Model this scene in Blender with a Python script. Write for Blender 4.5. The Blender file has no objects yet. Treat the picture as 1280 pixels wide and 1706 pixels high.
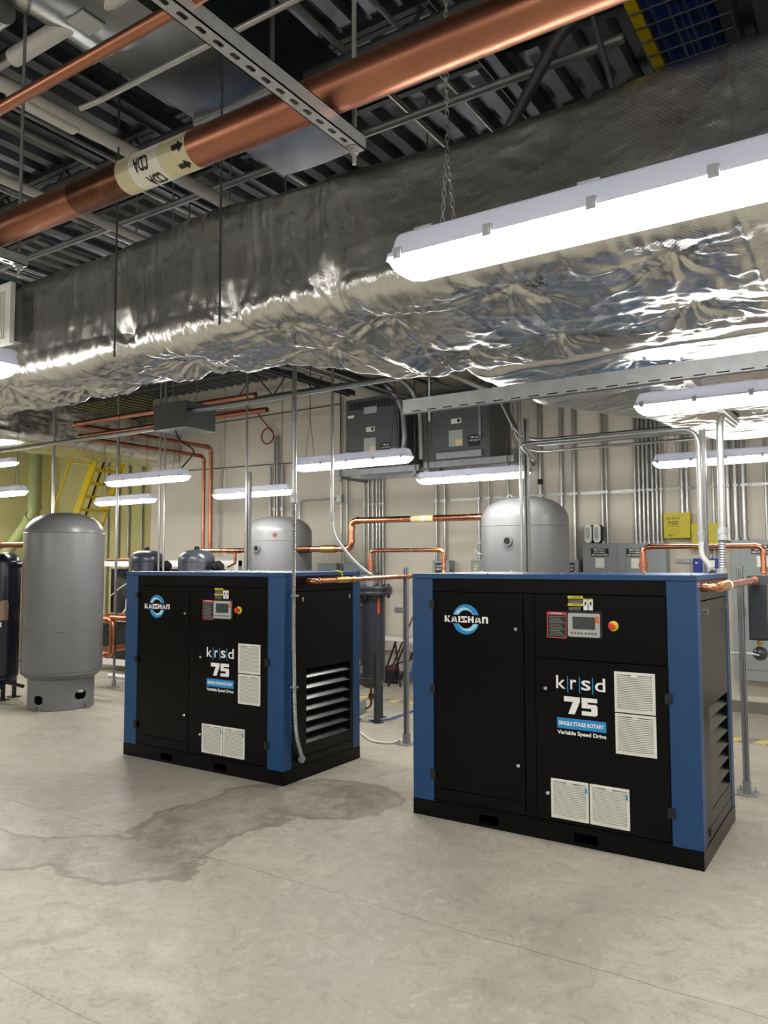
import bpy, math, random
import numpy as np
from mathutils import Vector, Matrix

# ------------------------------------------------------------------ camera, world, exposure
scene = bpy.context.scene
COL = scene.collection
F_PX, YAW, PITCH, ROLL, CAM_H = 1290.2, 0.577382, 0.0641174, -0.00330575, 1.72
cam_data = bpy.data.cameras.new('camera')
cam = bpy.data.objects.new('camera', cam_data)
COL.objects.link(cam)
cam_data.sensor_fit = 'VERTICAL'
cam_data.sensor_height = 32.0
cam_data.sensor_width = 24.0
cam_data.lens = F_PX / 1706.0 * 32.0
cam_data.clip_start = 0.05
_fw = Vector((-math.sin(YAW) * math.cos(PITCH), math.cos(YAW) * math.cos(PITCH), math.sin(PITCH)))
_rt = Vector((math.cos(YAW), math.sin(YAW), 0.0))
_up = _rt.cross(_fw)
_cr, _sr = math.cos(ROLL), math.sin(ROLL)
_rt2 = _rt * _cr + _up * _sr
_up2 = _up * _cr - _rt * _sr
_m = Matrix((_rt2, _up2, -_fw)).transposed().to_4x4()
_m.translation = Vector((0, 0, CAM_H))
cam.matrix_world = _m
scene.camera = cam

world = bpy.data.worlds.new('world')
scene.world = world
world.use_nodes = True
world.node_tree.nodes['Background'].inputs[0].default_value = (0.5, 0.52, 0.55, 1)
world.node_tree.nodes['Background'].inputs[1].default_value = 0.02

scene.view_settings.view_transform = 'Standard'
scene.view_settings.look = 'None'
scene.view_settings.gamma = 1.0
scene.view_settings.use_curve_mapping = False
scene.view_settings.exposure = 1.5
LAMP = 22.0            # strength of every lamp diffuser
try:
    scene.cycles.max_bounces = 8
    scene.cycles.diffuse_bounces = 4
    scene.cycles.glossy_bounces = 4
    scene.cycles.sample_clamp_indirect = 4.0
    scene.cycles.caustics_reflective = False
    scene.cycles.caustics_refractive = False
except Exception:
    pass
rnd = random.Random(7)

# ------------------------------------------------------------------ materials
def S(r, g, b):
    f = lambda c: (c / 255 / 12.92) if c / 255 <= 0.04045 else ((c / 255 + 0.055) / 1.055) ** 2.4
    return (f(r), f(g), f(b), 1.0)

def material(name, col, rough=0.5, metal=0.0, noise=0.0, nscale=8.0, bump=0.0, bscale=60.0, emit=0.0, spec=0.5, rnoise=0.0, stretch=(1, 1, 1), coat=0.0):
    m = bpy.data.materials.new(name)
    m.use_nodes = True
    nt = m.node_tree
    b = nt.nodes['Principled BSDF']
    b.inputs['Base Color'].default_value = col
    b.inputs['Roughness'].default_value = rough
    b.inputs['Metallic'].default_value = metal
    b.inputs['Specular IOR Level'].default_value = spec
    b.inputs['Coat Weight'].default_value = coat
    if emit:
        b.inputs['Emission Color'].default_value = col
        b.inputs['Emission Strength'].default_value = emit
    if noise or rnoise or bump:
        tc = nt.nodes.new('ShaderNodeTexCoord')
        mp = nt.nodes.new('ShaderNodeMapping')
        mp.inputs['Scale'].default_value = stretch
        nt.links.new(tc.outputs['Object'], mp.inputs['Vector'])
    if noise or rnoise:
        n = nt.nodes.new('ShaderNodeTexNoise')
        n.inputs['Scale'].default_value = nscale
        n.inputs['Detail'].default_value = 6
        n.inputs['Roughness'].default_value = 0.6
        nt.links.new(mp.outputs[0], n.inputs['Vector'])
        if noise:
            r = nt.nodes.new('ShaderNodeMapRange')
            r.inputs['From Min'].default_value = 0.3
            r.inputs['From Max'].default_value = 0.7
            r.inputs['To Min'].default_value = 1 - noise
            r.inputs['To Max'].default_value = 1 + noise
            nt.links.new(n.outputs['Fac'], r.inputs['Value'])
            hsv = nt.nodes.new('ShaderNodeHueSaturation')
            hsv.inputs['Color'].default_value = col
            nt.links.new(r.outputs[0], hsv.inputs['Value'])
            nt.links.new(hsv.outputs[0], b.inputs['Base Color'])
        if rnoise:
            r2 = nt.nodes.new('ShaderNodeMapRange')
            r2.inputs['To Min'].default_value = max(0.02, rough - rnoise)
            r2.inputs['To Max'].default_value = min(1, rough + rnoise)
            nt.links.new(n.outputs['Fac'], r2.inputs['Value'])
            nt.links.new(r2.outputs[0], b.inputs['Roughness'])
    if bump:
        n2 = nt.nodes.new('ShaderNodeTexNoise')
        n2.inputs['Scale'].default_value = bscale
        n2.inputs['Detail'].default_value = 4
        nt.links.new(mp.outputs[0], n2.inputs['Vector'])
        bp = nt.nodes.new('ShaderNodeBump')
        bp.inputs['Strength'].default_value = bump
        bp.inputs['Distance'].default_value = 0.004
        nt.links.new(n2.outputs['Fac'], bp.inputs['Height'])
        nt.links.new(bp.outputs[0], b.inputs['Normal'])
    return m

M = {
    'black': material('black powder coat', S(4, 4, 6), 0.28, bump=0.03, bscale=400, spec=0.16),
    'blackmat': material('black matte', S(14, 14, 15), 0.6),
    'void': material('dark interior', S(6, 6, 6), 0.9),
    'blue': material('blue powder coat', S(8, 62, 110), 0.42, bump=0.06, bscale=350),
    'white': material('white plastic', S(232, 232, 226), 0.45),
    'vent': material('light grey vent plastic', S(222, 222, 214), 0.5),
    'ventslot': material('vent gap grey', S(50, 50, 46), 0.8),
    'print_white': material('white print', S(240, 240, 240), 0.5),
    'print_blue': material('blue print', S(20, 140, 205), 0.5),
    'print_light': material('light blue print', S(165, 220, 250), 0.5),
    'print_black': material('black print', S(20, 20, 20), 0.6),
    'print_grey': material('grey print', S(120, 120, 118), 0.6),
    'print_red': material('red print', S(205, 70, 70), 0.5),
    'print_yellow': material('yellow print', S(215, 200, 40), 0.5),
    'stripe': material('faded yellow stripe', S(190, 172, 90), 0.6),
    'print_navy': material('dark label', S(25, 27, 38), 0.5),
    'hmi': material('display bezel grey', S(175, 180, 178), 0.4),
    'screen': material('dark screen', S(66, 72, 74), 0.15),
    'btn': material('grey button', S(95, 98, 100), 0.5),
    'red': material('red plastic', S(215, 60, 20), 0.35),
    'orange': material('orange tag', S(225, 95, 60), 0.5),
    'yellow': material('yellow paint', S(214, 186, 18), 0.4, noise=0.05),
    'yelbox': material('yellow green enclosure', S(186, 172, 18), 0.45, noise=0.05),
    'bluebox': material('blue enclosure', S(18, 40, 140), 0.35),
    'chrome': material('chrome', S(225, 225, 225), 0.15, 1.0),
    'galv': material('galvanised steel', S(168, 170, 171), 0.34, 0.5, noise=0.12, nscale=25, rnoise=0.1),
    'galvdull': material('dull galvanised steel', S(150, 153, 156), 0.45, 0.75, noise=0.15, nscale=12, rnoise=0.12),
    'conduit': material('conduit steel', S(168, 169, 168), 0.34, 0.75, noise=0.06, nscale=10),
    'blackgloss': material('black satin louvre paint', S(12, 12, 13), 0.26, spec=0.6),
    'ductsteel': material('sheet metal', S(138, 141, 144), 0.24, 1.0, noise=0.15, nscale=6, rnoise=0.08),
    'darksteel': material('dark primed steel', S(70, 73, 78), 0.55, 0.3, noise=0.1),
    'deck': material('grey deck steel', S(112, 117, 124), 0.38, 0.85, noise=0.12, nscale=4, rnoise=0.1),
    'copper': material('copper', S(200, 136, 106), 0.28, 1.0, noise=0.14, nscale=7, rnoise=0.1),
    'copperold': material('weathered copper', S(172, 116, 92), 0.38, 1.0, noise=0.22, nscale=5, rnoise=0.12, stretch=(0.4, 1, 1)),
    'copperdark': material('heat darkened copper', S(110, 74, 55), 0.4, 1.0, noise=0.5, nscale=14, rnoise=0.1),
    'brass': material('brass', S(205, 165, 95), 0.3, 1.0),
    'whitepipe': material('white pipe', S(196, 194, 190), 0.5, noise=0.05),
    'tank': material('grey tank paint', S(108, 109, 111), 0.36, noise=0.06, nscale=3, bump=0.05, bscale=30),
    'towerblue': material('blue black tower paint', S(24, 28, 40), 0.3),
    'vessel': material('charcoal vessel paint', S(50, 53, 60), 0.35),
    'domegrey': material('dark grey vessel paint', S(58, 62, 72), 0.28),
    'panel': material('grey enclosure paint', S(141, 148, 149), 0.4, noise=0.03),
    'xfmr': material('dark grey enclosure paint', S(84, 88, 91), 0.45, noise=0.03),
    'beige': material('tan plastic', S(150, 128, 108), 0.5),
    'lens_off': material('lamp housing plastic', S(205, 208, 218), 0.35),
    'greenpipe': material('pale green vent pipe', S(160, 172, 120), 0.4),
    'rubber': material('rubber', S(20, 20, 20), 0.7),
    'bluecable': material('blue data cable', S(28, 58, 140), 0.45),
    'hoseblue': material('blue hose', S(45, 85, 165), 0.45),
    'redcable': material('red cable', S(130, 30, 28), 0.5),
    'wirewhite': material('white tubing', S(225, 225, 218), 0.4),
    'whiteframe': material('white skid paint', S(225, 226, 225), 0.4),
    'labelpipe': material('pipe label cream', S(206, 199, 162), 0.5, noise=0.08, nscale=120),
    'labelpipew': material('pipe label white', S(225, 222, 212), 0.5),
    'tape': material('tan wrap', S(225, 205, 150), 0.5),
}
M['lamp'] = material('lit diffuser', (1.0, 0.975, 0.925, 1), 0.5, emit=LAMP)

def wall_material(name, col, n=0.03):
    return material(name, col, 0.75, noise=n, nscale=1.5, bump=0.08, bscale=180)
M['wall'] = wall_material('warm white wall paint', S(205, 198, 184))
M['wall_lit_yellow'] = wall_material('wall tinted for yellowish light', S(222, 217, 160))  # the yellowish light of the far left area is tinted into this colour
M['wallplain'] = wall_material('off white wall paint', S(214, 211, 203))
M['base'] = material('grey rubber base', S(118, 114, 106), 0.5)

def foil_material():
    m = bpy.data.materials.new('foil scrim insulation')
    m.use_nodes = True
    nt = m.node_tree
    b = nt.nodes['Principled BSDF']
    b.inputs['Metallic'].default_value = 1.0
    b.inputs['Base Color'].default_value = S(216, 216, 213)
    b.inputs['Roughness'].default_value = 0.24
    tc = nt.nodes.new('ShaderNodeTexCoord')
    # reinforcing scrim: two families of fine threads
    add = None
    for ang in (40, -40):
        mp = nt.nodes.new('ShaderNodeMapping')
        mp.inputs['Rotation'].default_value = (math.radians(20), math.radians(ang), math.radians(ang))
        nt.links.new(tc.outputs['Object'], mp.inputs[0])
        w = nt.nodes.new('ShaderNodeTexWave')
        w.inputs['Scale'].default_value = 30
        w.inputs['Distortion'].default_value = 0.6
        nt.links.new(mp.outputs[0], w.inputs[0])
        pw = nt.nodes.new('ShaderNodeMath'); pw.operation = 'POWER'; pw.inputs[1].default_value = 6
        nt.links.new(w.outputs['Fac'], pw.inputs[0])
        if add is None:
            add = pw
        else:
            s = nt.nodes.new('ShaderNodeMath'); s.operation = 'ADD'
            nt.links.new(add.outputs[0], s.inputs[0]); nt.links.new(pw.outputs[0], s.inputs[1]); add = s
    n = nt.nodes.new('ShaderNodeTexNoise'); n.inputs['Scale'].default_value = 40; n.inputs['Detail'].default_value = 8; n.inputs['Roughness'].default_value = 0.65
    nt.links.new(tc.outputs['Object'], n.inputs['Vector'])
    b1 = nt.nodes.new('ShaderNodeBump'); b1.inputs['Strength'].default_value = 0.16; b1.inputs['Distance'].default_value = 0.002
    nt.links.new(add.outputs[0], b1.inputs['Height'])
    b2 = nt.nodes.new('ShaderNodeBump'); b2.inputs['Strength'].default_value = 0.12; b2.inputs['Distance'].default_value = 0.004
    nt.links.new(n.outputs['Fac'], b2.inputs['Height'])
    nt.links.new(b1.outputs[0], b2.inputs['Normal'])
    nt.links.new(b2.outputs[0], b.inputs['Normal'])
    r = nt.nodes.new('ShaderNodeMapRange'); r.inputs['To Min'].default_value = 0.20; r.inputs['To Max'].default_value = 0.40
    n3 = nt.nodes.new('ShaderNodeTexNoise'); n3.inputs['Scale'].default_value = 5
    nt.links.new(tc.outputs['Object'], n3.inputs['Vector'])
    nt.links.new(n3.outputs['Fac'], r.inputs['Value']); nt.links.new(r.outputs[0], b.inputs['Roughness'])
    return m
M['foil'] = foil_material()
def translucent_plastic():
    m = bpy.data.materials.new('translucent lamp housing'); m.use_nodes = True; nt = m.node_tree
    for n in list(nt.nodes): nt.nodes.remove(n)
    out = nt.nodes.new('ShaderNodeOutputMaterial'); mx = nt.nodes.new('ShaderNodeMixShader'); mx.inputs[0].default_value = 0.007
    d = nt.nodes.new('ShaderNodeBsdfPrincipled'); d.inputs['Base Color'].default_value = S(190, 192, 200); d.inputs['Roughness'].default_value = 0.4
    t = nt.nodes.new('ShaderNodeBsdfTranslucent'); t.inputs[0].default_value = S(190, 195, 215)
    nt.links.new(d.outputs[0], mx.inputs[1]); nt.links.new(t.outputs[0], mx.inputs[2]); nt.links.new(mx.outputs[0], out.inputs[0])
    return m
M['lens_off'] = translucent_plastic()

def floor_material():
    m = bpy.data.materials.new('sealed concrete')
    m.use_nodes = True
    nt = m.node_tree; L = nt.links.new; N = nt.nodes.new
    b = nt.nodes['Principled BSDF']
    tc = N('ShaderNodeTexCoord')
    def noise(scale, detail=6, rough=0.6, vec=None, dist=0.0):
        n = N('ShaderNodeTexNoise'); n.inputs['Scale'].default_value = scale; n.inputs['Detail'].default_value = detail
        n.inputs['Roughness'].default_value = rough; n.inputs['Distortion'].default_value = dist
        L(vec or tc.outputs['Object'], n.inputs['Vector']); return n
    def math_(op, a, c=None, clamp=False):
        k = N('ShaderNodeMath'); k.operation = op; k.use_clamp = clamp
        for i, q in enumerate((a, c)):
            if q is None: continue
            if isinstance(q, (int, float)): k.inputs[i].default_value = q
            else: L(q, k.inputs[i])
        return k.outputs[0]
    def rng(v, a, c, lo=0.0, hi=1.0):
        k = N('ShaderNodeMapRange'); k.interpolation_type = 'SMOOTHSTEP'
        k.inputs[1].default_value = a; k.inputs[2].default_value = c; k.inputs[3].default_value = lo; k.inputs[4].default_value = hi
        L(v, k.inputs[0]); return k.outputs[0]
    def mix(f, a, c):
        k = N('ShaderNodeMix'); k.data_type = 'RGBA'
        L(f, k.inputs[0])
        for i, q in ((6, a), (7, c)):
            if isinstance(q, tuple): k.inputs[i].default_value = q
            else: L(q, k.inputs[i])
        return k.outputs[2]
    big = noise(0.55, 5, 0.55, dist=0.8); mid = noise(2.6, 8, 0.68, dist=1.2); fine = noise(38, 6, 0.7); speck = noise(140, 3, 0.6)
    c = mix(rng(big.outputs[0], 0.36, 0.64), S(160, 154, 141), S(186, 179, 163))
    c = mix(rng(mid.outputs[0], 0.38, 0.7), c, S(172, 166, 152))
    c = mix(rng(mid.outputs[0], 0.52, 0.72, 0, 0.30), c, S(142, 136, 124))
    blot = noise(7.5, 9, 0.72, dist=1.5)
    c = mix(rng(blot.outputs[0], 0.50, 0.66, 0, 0.42), c, S(134, 129, 119))
    c = mix(rng(blot.outputs[0], 0.46, 0.34, 0, 0.40), c, S(200, 196, 184))
    c = mix(rng(fine.outputs[0], 0.5, 0.72, 0, 0.55), c, S(136, 130, 119))
    c = mix(rng(speck.outputs[0], 0.60, 0.72, 0, 0.5), c, S(112, 106, 96))
    # damp stain with its own outline, with shading painted in beside the left compressor
    sx = N('ShaderNodeSeparateXYZ'); L(tc.outputs['Object'], sx.inputs[0])
    wob = noise(1.7, 5, 0.6); wob2 = noise(1.9, 5, 0.6)
    ww = math_('MULTIPLY', math_('SUBTRACT', wob.outputs[0], 0.5), 0.9)
    X = math_('ADD', sx.outputs[0], ww); Y = math_('ADD', sx.outputs[1], math_('MULTIPLY', math_('SUBTRACT', wob2.outputs[1], 0.5), 0.5))
    masks = None
    for (cx, cy, ax, ay, rot) in ((-3.95, 3.0, 0.62, 0.30, 0.0), (-3.85, 3.75, 0.42, 0.95, 0.12), (-3.5, 4.6, 0.5, 0.45, 0.2), (-4.75, 2.78, 0.75, 0.22, 0.05)):
        cr, sr = math.cos(rot), math.sin(rot)
        dx = math_('SUBTRACT', X, cx); dy = math_('SUBTRACT', Y, cy)
        u = math_('DIVIDE', math_('ADD', math_('MULTIPLY', dx, cr), math_('MULTIPLY', dy, sr)), ax)
        v = math_('DIVIDE', math_('SUBTRACT', math_('MULTIPLY', dy, cr), math_('MULTIPLY', dx, sr)), ay)
        d = math_('SQRT', math_('ADD', math_('MULTIPLY', u, u), math_('MULTIPLY', v, v)))
        masks = d if masks is None else math_('MINIMUM', masks, d)
    fill = rng(masks, 0.9, 1.02, 1, 0)
    rim = math_('MULTIPLY', rng(masks, 0.86, 0.98), rng(masks, 0.99, 1.06, 1, 0))
    c = mix(math_('MULTIPLY', fill, math_('MULTIPLY', rng(mid.outputs[0], 0.3, 0.62, 1.0, 0.35), rng(blot.outputs[0], 0.35, 0.6, 0.45, 0.85))), c, S(118, 112, 100))
    c = mix(math_('MULTIPLY', rim, 0.5), c, S(98, 91, 80))
    # saw cut joints and hairline cracks
    jn = noise(0.8, 4); jy = math_('ADD', sx.outputs[1], math_('MULTIPLY', math_('SUBTRACT', jn.outputs[0], 0.5), 0.12))
    lines = None
    for y0, w in ((3.33, 0.0045), (1.95, 0.003), (8.2, 0.005)):
        l = rng(math_('ABSOLUTE', math_('SUBTRACT', jy, y0)), w * 0.4, w, 1, 0)
        lines = l if lines is None else math_('MAXIMUM', lines, l)
    vo = N('ShaderNodeTexVoronoi'); vo.feature = 'DISTANCE_TO_EDGE'; vo.inputs['Scale'].default_value = 0.42
    wv = N('ShaderNodeVectorMath'); wv.operation = 'ADD'
    nw = noise(2.2, 5, 0.6); sc = N('ShaderNodeVectorMath'); sc.operation = 'SCALE'; sc.inputs['Scale'].default_value = 0.35
    L(nw.outputs['Color'], sc.inputs[0]); L(tc.outputs['Object'], wv.inputs[0]); L(sc.outputs[0], wv.inputs[1]); L(wv.outputs[0], vo.inputs['Vector'])
    crack = math_('MULTIPLY', rng(vo.outputs['Distance'], 0.0006, 0.0026, 1, 0), rng(noise(0.7, 3).outputs[0], 0.5, 0.6))
    lines = math_('MAXIMUM', math_('MULTIPLY', lines, rng(noise(1.1, 4).outputs[0], 0.36, 0.5, 0.15, 1)), math_('MULTIPLY', crack, 0.3))
    c = mix(math_('MULTIPLY', lines, 0.6), c, S(92, 86, 76))
    L(c, b.inputs['Base Color'])
    rr = rng(mid.outputs[0], 0.3, 0.7, 0.36, 0.58)
    L(math_('ADD', rr, math_('MULTIPLY', fill, -0.05)), b.inputs['Roughness'])
    b.inputs['Specular IOR Level'].default_value = 0.4
    bp = N('ShaderNodeBump'); bp.inputs['Strength'].default_value = 0.12; bp.inputs['Distance'].default_value = 0.004
    L(math_('ADD', mid.outputs[0], math_('MULTIPLY', fine.outputs[0], 0.25)), bp.inputs['Height']); L(bp.outputs[0], b.inputs['Normal'])
    return m
M['floor'] = floor_material()

# ------------------------------------------------------------------ mesh helpers
def fillet(pts, r, seg=6):
    pts = [Vector(p) for p in pts]
    out = [pts[0]]
    for i in range(1, len(pts) - 1):
        a, p, c = pts[i - 1], pts[i], pts[i + 1]
        d0, d1 = (a - p), (c - p)
        l = min(r, d0.length * 0.49, d1.length * 0.49)
        p0, p1 = p + d0.normalized() * l, p + d1.normalized() * l
        for k in range(seg + 1):
            t = k / seg
            out.append(p0 * (1 - t) ** 2 + p * 2 * t * (1 - t) + p1 * t * t)
    out.append(pts[-1])
    return out

class MB:
    def __init__(s):
        s.v, s.f = [], []
    def add(s, vs, fs):
        o = len(s.v); s.v += [tuple(p) for p in vs]; s.f += [tuple(i + o for i in f) for f in fs]; return s
    def box(s, x0, x1, y0, y1, z0, z1):
        vs = [(x, y, z) for z in (z0, z1) for y in (y0, y1) for x in (x0, x1)]
        return s.add(vs, [(0, 2, 3, 1), (4, 5, 7, 6), (0, 1, 5, 4), (2, 6, 7, 3), (0, 4, 6, 2), (1, 3, 7, 5)])
    def tube(s, path, r, n=12, cap=True):
        path = [Vector(p) for p in path]
        rr = r if isinstance(r, (list, tuple)) else [r] * len(path)
        tang = []
        for i in range(len(path)):
            a = path[max(0, i - 1)]; c = path[min(len(path) - 1, i + 1)]
            tang.append((c - a).normalized() if (c - a).length > 1e-9 else Vector((0, 0, 1)))
        t0 = tang[0]
        ref = Vector((0, 0, 1)) if abs(t0.z) < 0.9 else Vector((1, 0, 0))
        nrm = t0.cross(ref).normalized()
        vs, fs = [], []
        for i, p in enumerate(path):
            t = tang[i]
            nrm = (nrm - t * nrm.dot(t))
            nrm = nrm.normalized() if nrm.length > 1e-6 else t.orthogonal().normalized()
            bi = t.cross(nrm)
            for k in range(n):
                a = 2 * math.pi * k / n
                vs.append(p + (nrm * math.cos(a) + bi * math.sin(a)) * rr[i])
        for i in range(len(path) - 1):
            for k in range(n):
                k2 = (k + 1) % n
                fs.append((i * n + k, i * n + k2, (i + 1) * n + k2, (i + 1) * n + k))
        if cap:
            fs.append(tuple(range(n))[::-1]); fs.append(tuple((len(path) - 1) * n + k for k in range(n)))
        return s.add(vs, fs)
    def cyl(s, a, b, r, n=16): return s.tube([a, b], r, n)
    def lathe(s, prof, c=(0, 0, 0), n=48, axis='z'):
        vs, fs = [], []
        for (r, z) in prof:
            for k in range(n):
                a = 2 * math.pi * k / n
                p = (r * math.cos(a), r * math.sin(a), z)
                if axis == 'y': p = (p[0], p[2], p[1])
                if axis == 'x': p = (p[2], p[0], p[1])
                vs.append((p[0] + c[0], p[1] + c[1], p[2] + c[2]))
        for i in range(len(prof) - 1):
            for k in range(n):
                k2 = (k + 1) % n
                fs.append((i * n + k, i * n + k2, (i + 1) * n + k2, (i + 1) * n + k))
        if prof[0][0] > 1e-6: fs.append(tuple(range(n))[::-1])
        if prof[-1][0] > 1e-6: fs.append(tuple((len(prof) - 1) * n + k for k in range(n)))
        return s.add(vs, fs)
    def prism_y(s, pts, y0, y1):          # polygon in x,z extruded along y
        n = len(pts)
        vs = [(p[0], y0, p[1]) for p in pts] + [(p[0], y1, p[1]) for p in pts]
        fs = [tuple(range(n)), tuple(range(2 * n - 1, n - 1, -1))] + [(i, i + n, (i + 1) % n + n, (i + 1) % n) for i in range(n)]
        return s.add(vs, fs)
    def prism_x(s, pts, x0, x1):          # polygon in y,z extruded along x
        n = len(pts)
        vs = [(x0, p[0], p[1]) for p in pts] + [(x1, p[0], p[1]) for p in pts]
        fs = [tuple(range(n)), tuple(range(2 * n - 1, n - 1, -1))] + [(i, i + n, (i + 1) % n + n, (i + 1) % n) for i in range(n)]
        return s.add(vs, fs)
    def beam(s, a, b, w, h):              # rectangular bar from a to b
        a, b = Vector(a), Vector(b); t = (b - a).normalized()
        up = Vector((0, 0, 1)) if abs(t.z) < 0.95 else Vector((0, 1, 0))
        sd = t.cross(up).normalized(); up = sd.cross(t)
        vs = [p + sd * (i * w / 2) + up * (j * h / 2) for p in (a, b) for i, j in ((-1, -1), (1, -1), (1, 1), (-1, 1))]
        return s.add(vs, [(3, 2, 1, 0), (4, 5, 6, 7), (0, 1, 5, 4), (1, 2, 6, 5), (2, 3, 7, 6), (3, 0, 4, 7)])
    def mesh(s, name, mat, smooth=True):
        me = bpy.data.meshes.new(name)
        me.from_pydata(s.v, [], s.f)
        if mat: me.materials.append(M[mat] if isinstance(mat, str) else mat)
        if smooth:
            me.polygons.foreach_set('use_smooth', [True] * len(me.polygons))
            me.set_sharp_from_angle(angle=math.radians(35))
        me.update()
        return me
    def build(s, name, mat, parent=None, smooth=True, bevel=0.0, fix=False):
        me = s.mesh(name, mat, smooth)
        if fix:
            import bmesh
            bm = bmesh.new(); bm.from_mesh(me); bmesh.ops.recalc_face_normals(bm, faces=bm.faces); bm.to_mesh(me); bm.free()
        return place(name, me, parent, bevel)

def place(name, me, parent=None, bevel=0.0, loc=None):
    o = bpy.data.objects.new(name, me)
    COL.objects.link(o)
    if parent: o.parent = parent
    if loc: o.location = loc
    if bevel:
        b = o.modifiers.new('bevel', 'BEVEL'); b.width = bevel; b.segments = 2; b.limit_method = 'ANGLE'
    return o

def tag(o, label, cat, group=None, kind=None):
    o['label'] = label
    o['category'] = cat
    if group: o['group'] = group
    if kind: o['kind'] = kind
    return o

def thing(name, label, cat, loc=(0, 0, 0), group=None):
    o = bpy.data.objects.new(name, None)
    o.empty_display_size = 0.1
    COL.objects.link(o)
    o.location = loc
    return tag(o, label, cat, group)

def structure(o):
    o['kind'] = 'structure'
    return o

def copy_tree(o, parent=None):
    c = o.copy(); COL.objects.link(c); c.parent = parent
    for ch in o.children: copy_tree(ch, c)
    return c

def text_mb(string, x0, x1, z0, z1, y=0.0, depth=0.0012, bold=0.0, shear=0.0, mb=None):
    """Lettering in the x,z plane facing -y, fitted to the given rectangle."""
    cu = bpy.data.curves.new('lettering', 'FONT')
    cu.body = string; cu.size = 1.0; cu.offset = bold; cu.shear = shear; cu.resolution_u = 3; cu.fill_mode = 'FRONT'
    ob = bpy.data.objects.new('lettering', cu)
    COL.objects.link(ob)
    dg = bpy.context.evaluated_depsgraph_get()
    me = bpy.data.meshes.new_from_object(ob.evaluated_get(dg))
    vs = [v.co.copy() for v in me.vertices]; fs = [tuple(p.vertices) for p in me.polygons]
    bpy.data.objects.remove(ob); bpy.data.curves.remove(cu); bpy.data.meshes.remove(me)
    mb = mb or MB()
    if not vs: return mb
    ax, bx = min(v.x for v in vs), max(v.x for v in vs); ay, by = min(v.y for v in vs), max(v.y for v in vs)
    sx, sz = (x1 - x0) / (bx - ax), (z1 - z0) / (by - ay)
    mb.add([(x0 + (v.x - ax) * sx, y, z0 + (v.y - ay) * sz) for v in vs], fs)
    return mb

def rounded_rect(x0, x1, z0, z1, r, n=5):
    pts = []
    for cx, cz, a0 in ((x1 - r, z0 + r, -90), (x1 - r, z1 - r, 0), (x0 + r, z1 - r, 90), (x0 + r, z0 + r, 180)):
        for k in range(n + 1):
            a = math.radians(a0 + 90 * k / n)
            pts.append((cx + r * math.cos(a), cz + r * math.sin(a)))
    return pts

# value noise for the foil
def vnoise(x, y, seed):
    g = np.random.RandomState(seed).rand(256, 256)
    xi, yi = np.floor(x).astype(int), np.floor(y).astype(int)
    fx, fy = x - xi, y - yi
    fx, fy = fx * fx * (3 - 2 * fx), fy * fy * (3 - 2 * fy)
    a, b = g[xi % 256, yi % 256], g[(xi + 1) % 256, yi % 256]
    c, d = g[xi % 256, (yi + 1) % 256], g[(xi + 1) % 256, (yi + 1) % 256]
    return (a * (1 - fx) + b * fx) * (1 - fy) + (c * (1 - fx) + d * fx) * fy

def ridged(x, y, seed, oct=3):
    r, a = 0, 1.0
    for k in range(oct):
        r = r + a * (1 - np.abs(2 * vnoise(x * 2 ** k, y * 2 ** k, seed + k) - 1)); a *= 0.5
    return r / 1.75

def grid_object(name, P, mat, parent=None):
    """P: (nu, nv, 3) array of points."""
    nu, nv, _ = P.shape
    me = bpy.data.meshes.new(name)
    idx = np.arange(nu * nv).reshape(nu, nv)
    q = np.stack([idx[:-1, :-1], idx[1:, :-1], idx[1:, 1:], idx[:-1, 1:]], -1).reshape(-1, 4)
    me.vertices.add(nu * nv); me.vertices.foreach_set('co', P.reshape(-1).astype(np.float32))
    nf = len(q)
    me.loops.add(nf * 4); me.loops.foreach_set('vertex_index', q.reshape(-1).astype(np.int32))
    me.polygons.add(nf); me.polygons.foreach_set('loop_start', (np.arange(nf) * 4).astype(np.int32))
    me.polygons.foreach_set('use_smooth', np.ones(nf, bool))
    me.update(calc_edges=True); me.validate()
    me.materials.append(M[mat])
    return place(name, me, parent)

# ================================================================== THE ROOM
WALL_Y = 9.69
o = MB().box(-17, 5, -7, 12, -0.1, 0).build('floor', 'floor', smooth=False); structure(o)
tag(o, 'grey sealed concrete floor with damp stain and hairline cracks', 'floor'); structure(o)
o = MB().box(-11.49, 5, WALL_Y, WALL_Y + 0.15, 0, 4.9).build('wall_back', 'wall', smooth=False); structure(o)
o['label'] = 'warm white painted rear wall carrying conduits and electrical panels'
o = MB().box(-17, -11.34, 11.5, 11.65, 0, 4.9).box(-11.49, -11.34, WALL_Y + 0.15, 11.5, 0, 4.9).build('wall_alcove', 'wall_lit_yellow', smooth=False); structure(o)
o['label'] = 'wall behind the yellow ladder, yellowish light tinted into its colour'
o = MB().box(-17.15, -17, -7, 11.65, 0, 4.9).build('wall_left', 'wall_lit_yellow', smooth=False); structure(o)
o['label'] = 'wall at the far left end, yellowish light tinted into its colour'
o = MB().box(5, 5.15, -7, WALL_Y + 0.15, 0, 4.9).build('wall_right', 'wallplain', smooth=False); structure(o)
o['label'] = 'plain off white side wall'
o = MB().box(-17.15, 5.15, -7.15, -7, 0, 4.9).build('wall_front', 'wallplain', smooth=False); structure(o)
o['label'] = 'plain off white front wall'
o = MB().box(-11.49, 5, WALL_Y - 0.012, WALL_Y - 0.001, 0, 0.13).build('baseboard_back', 'base', smooth=False); structure(o)
o['label'] = 'grey rubber base along the rear wall'
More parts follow.
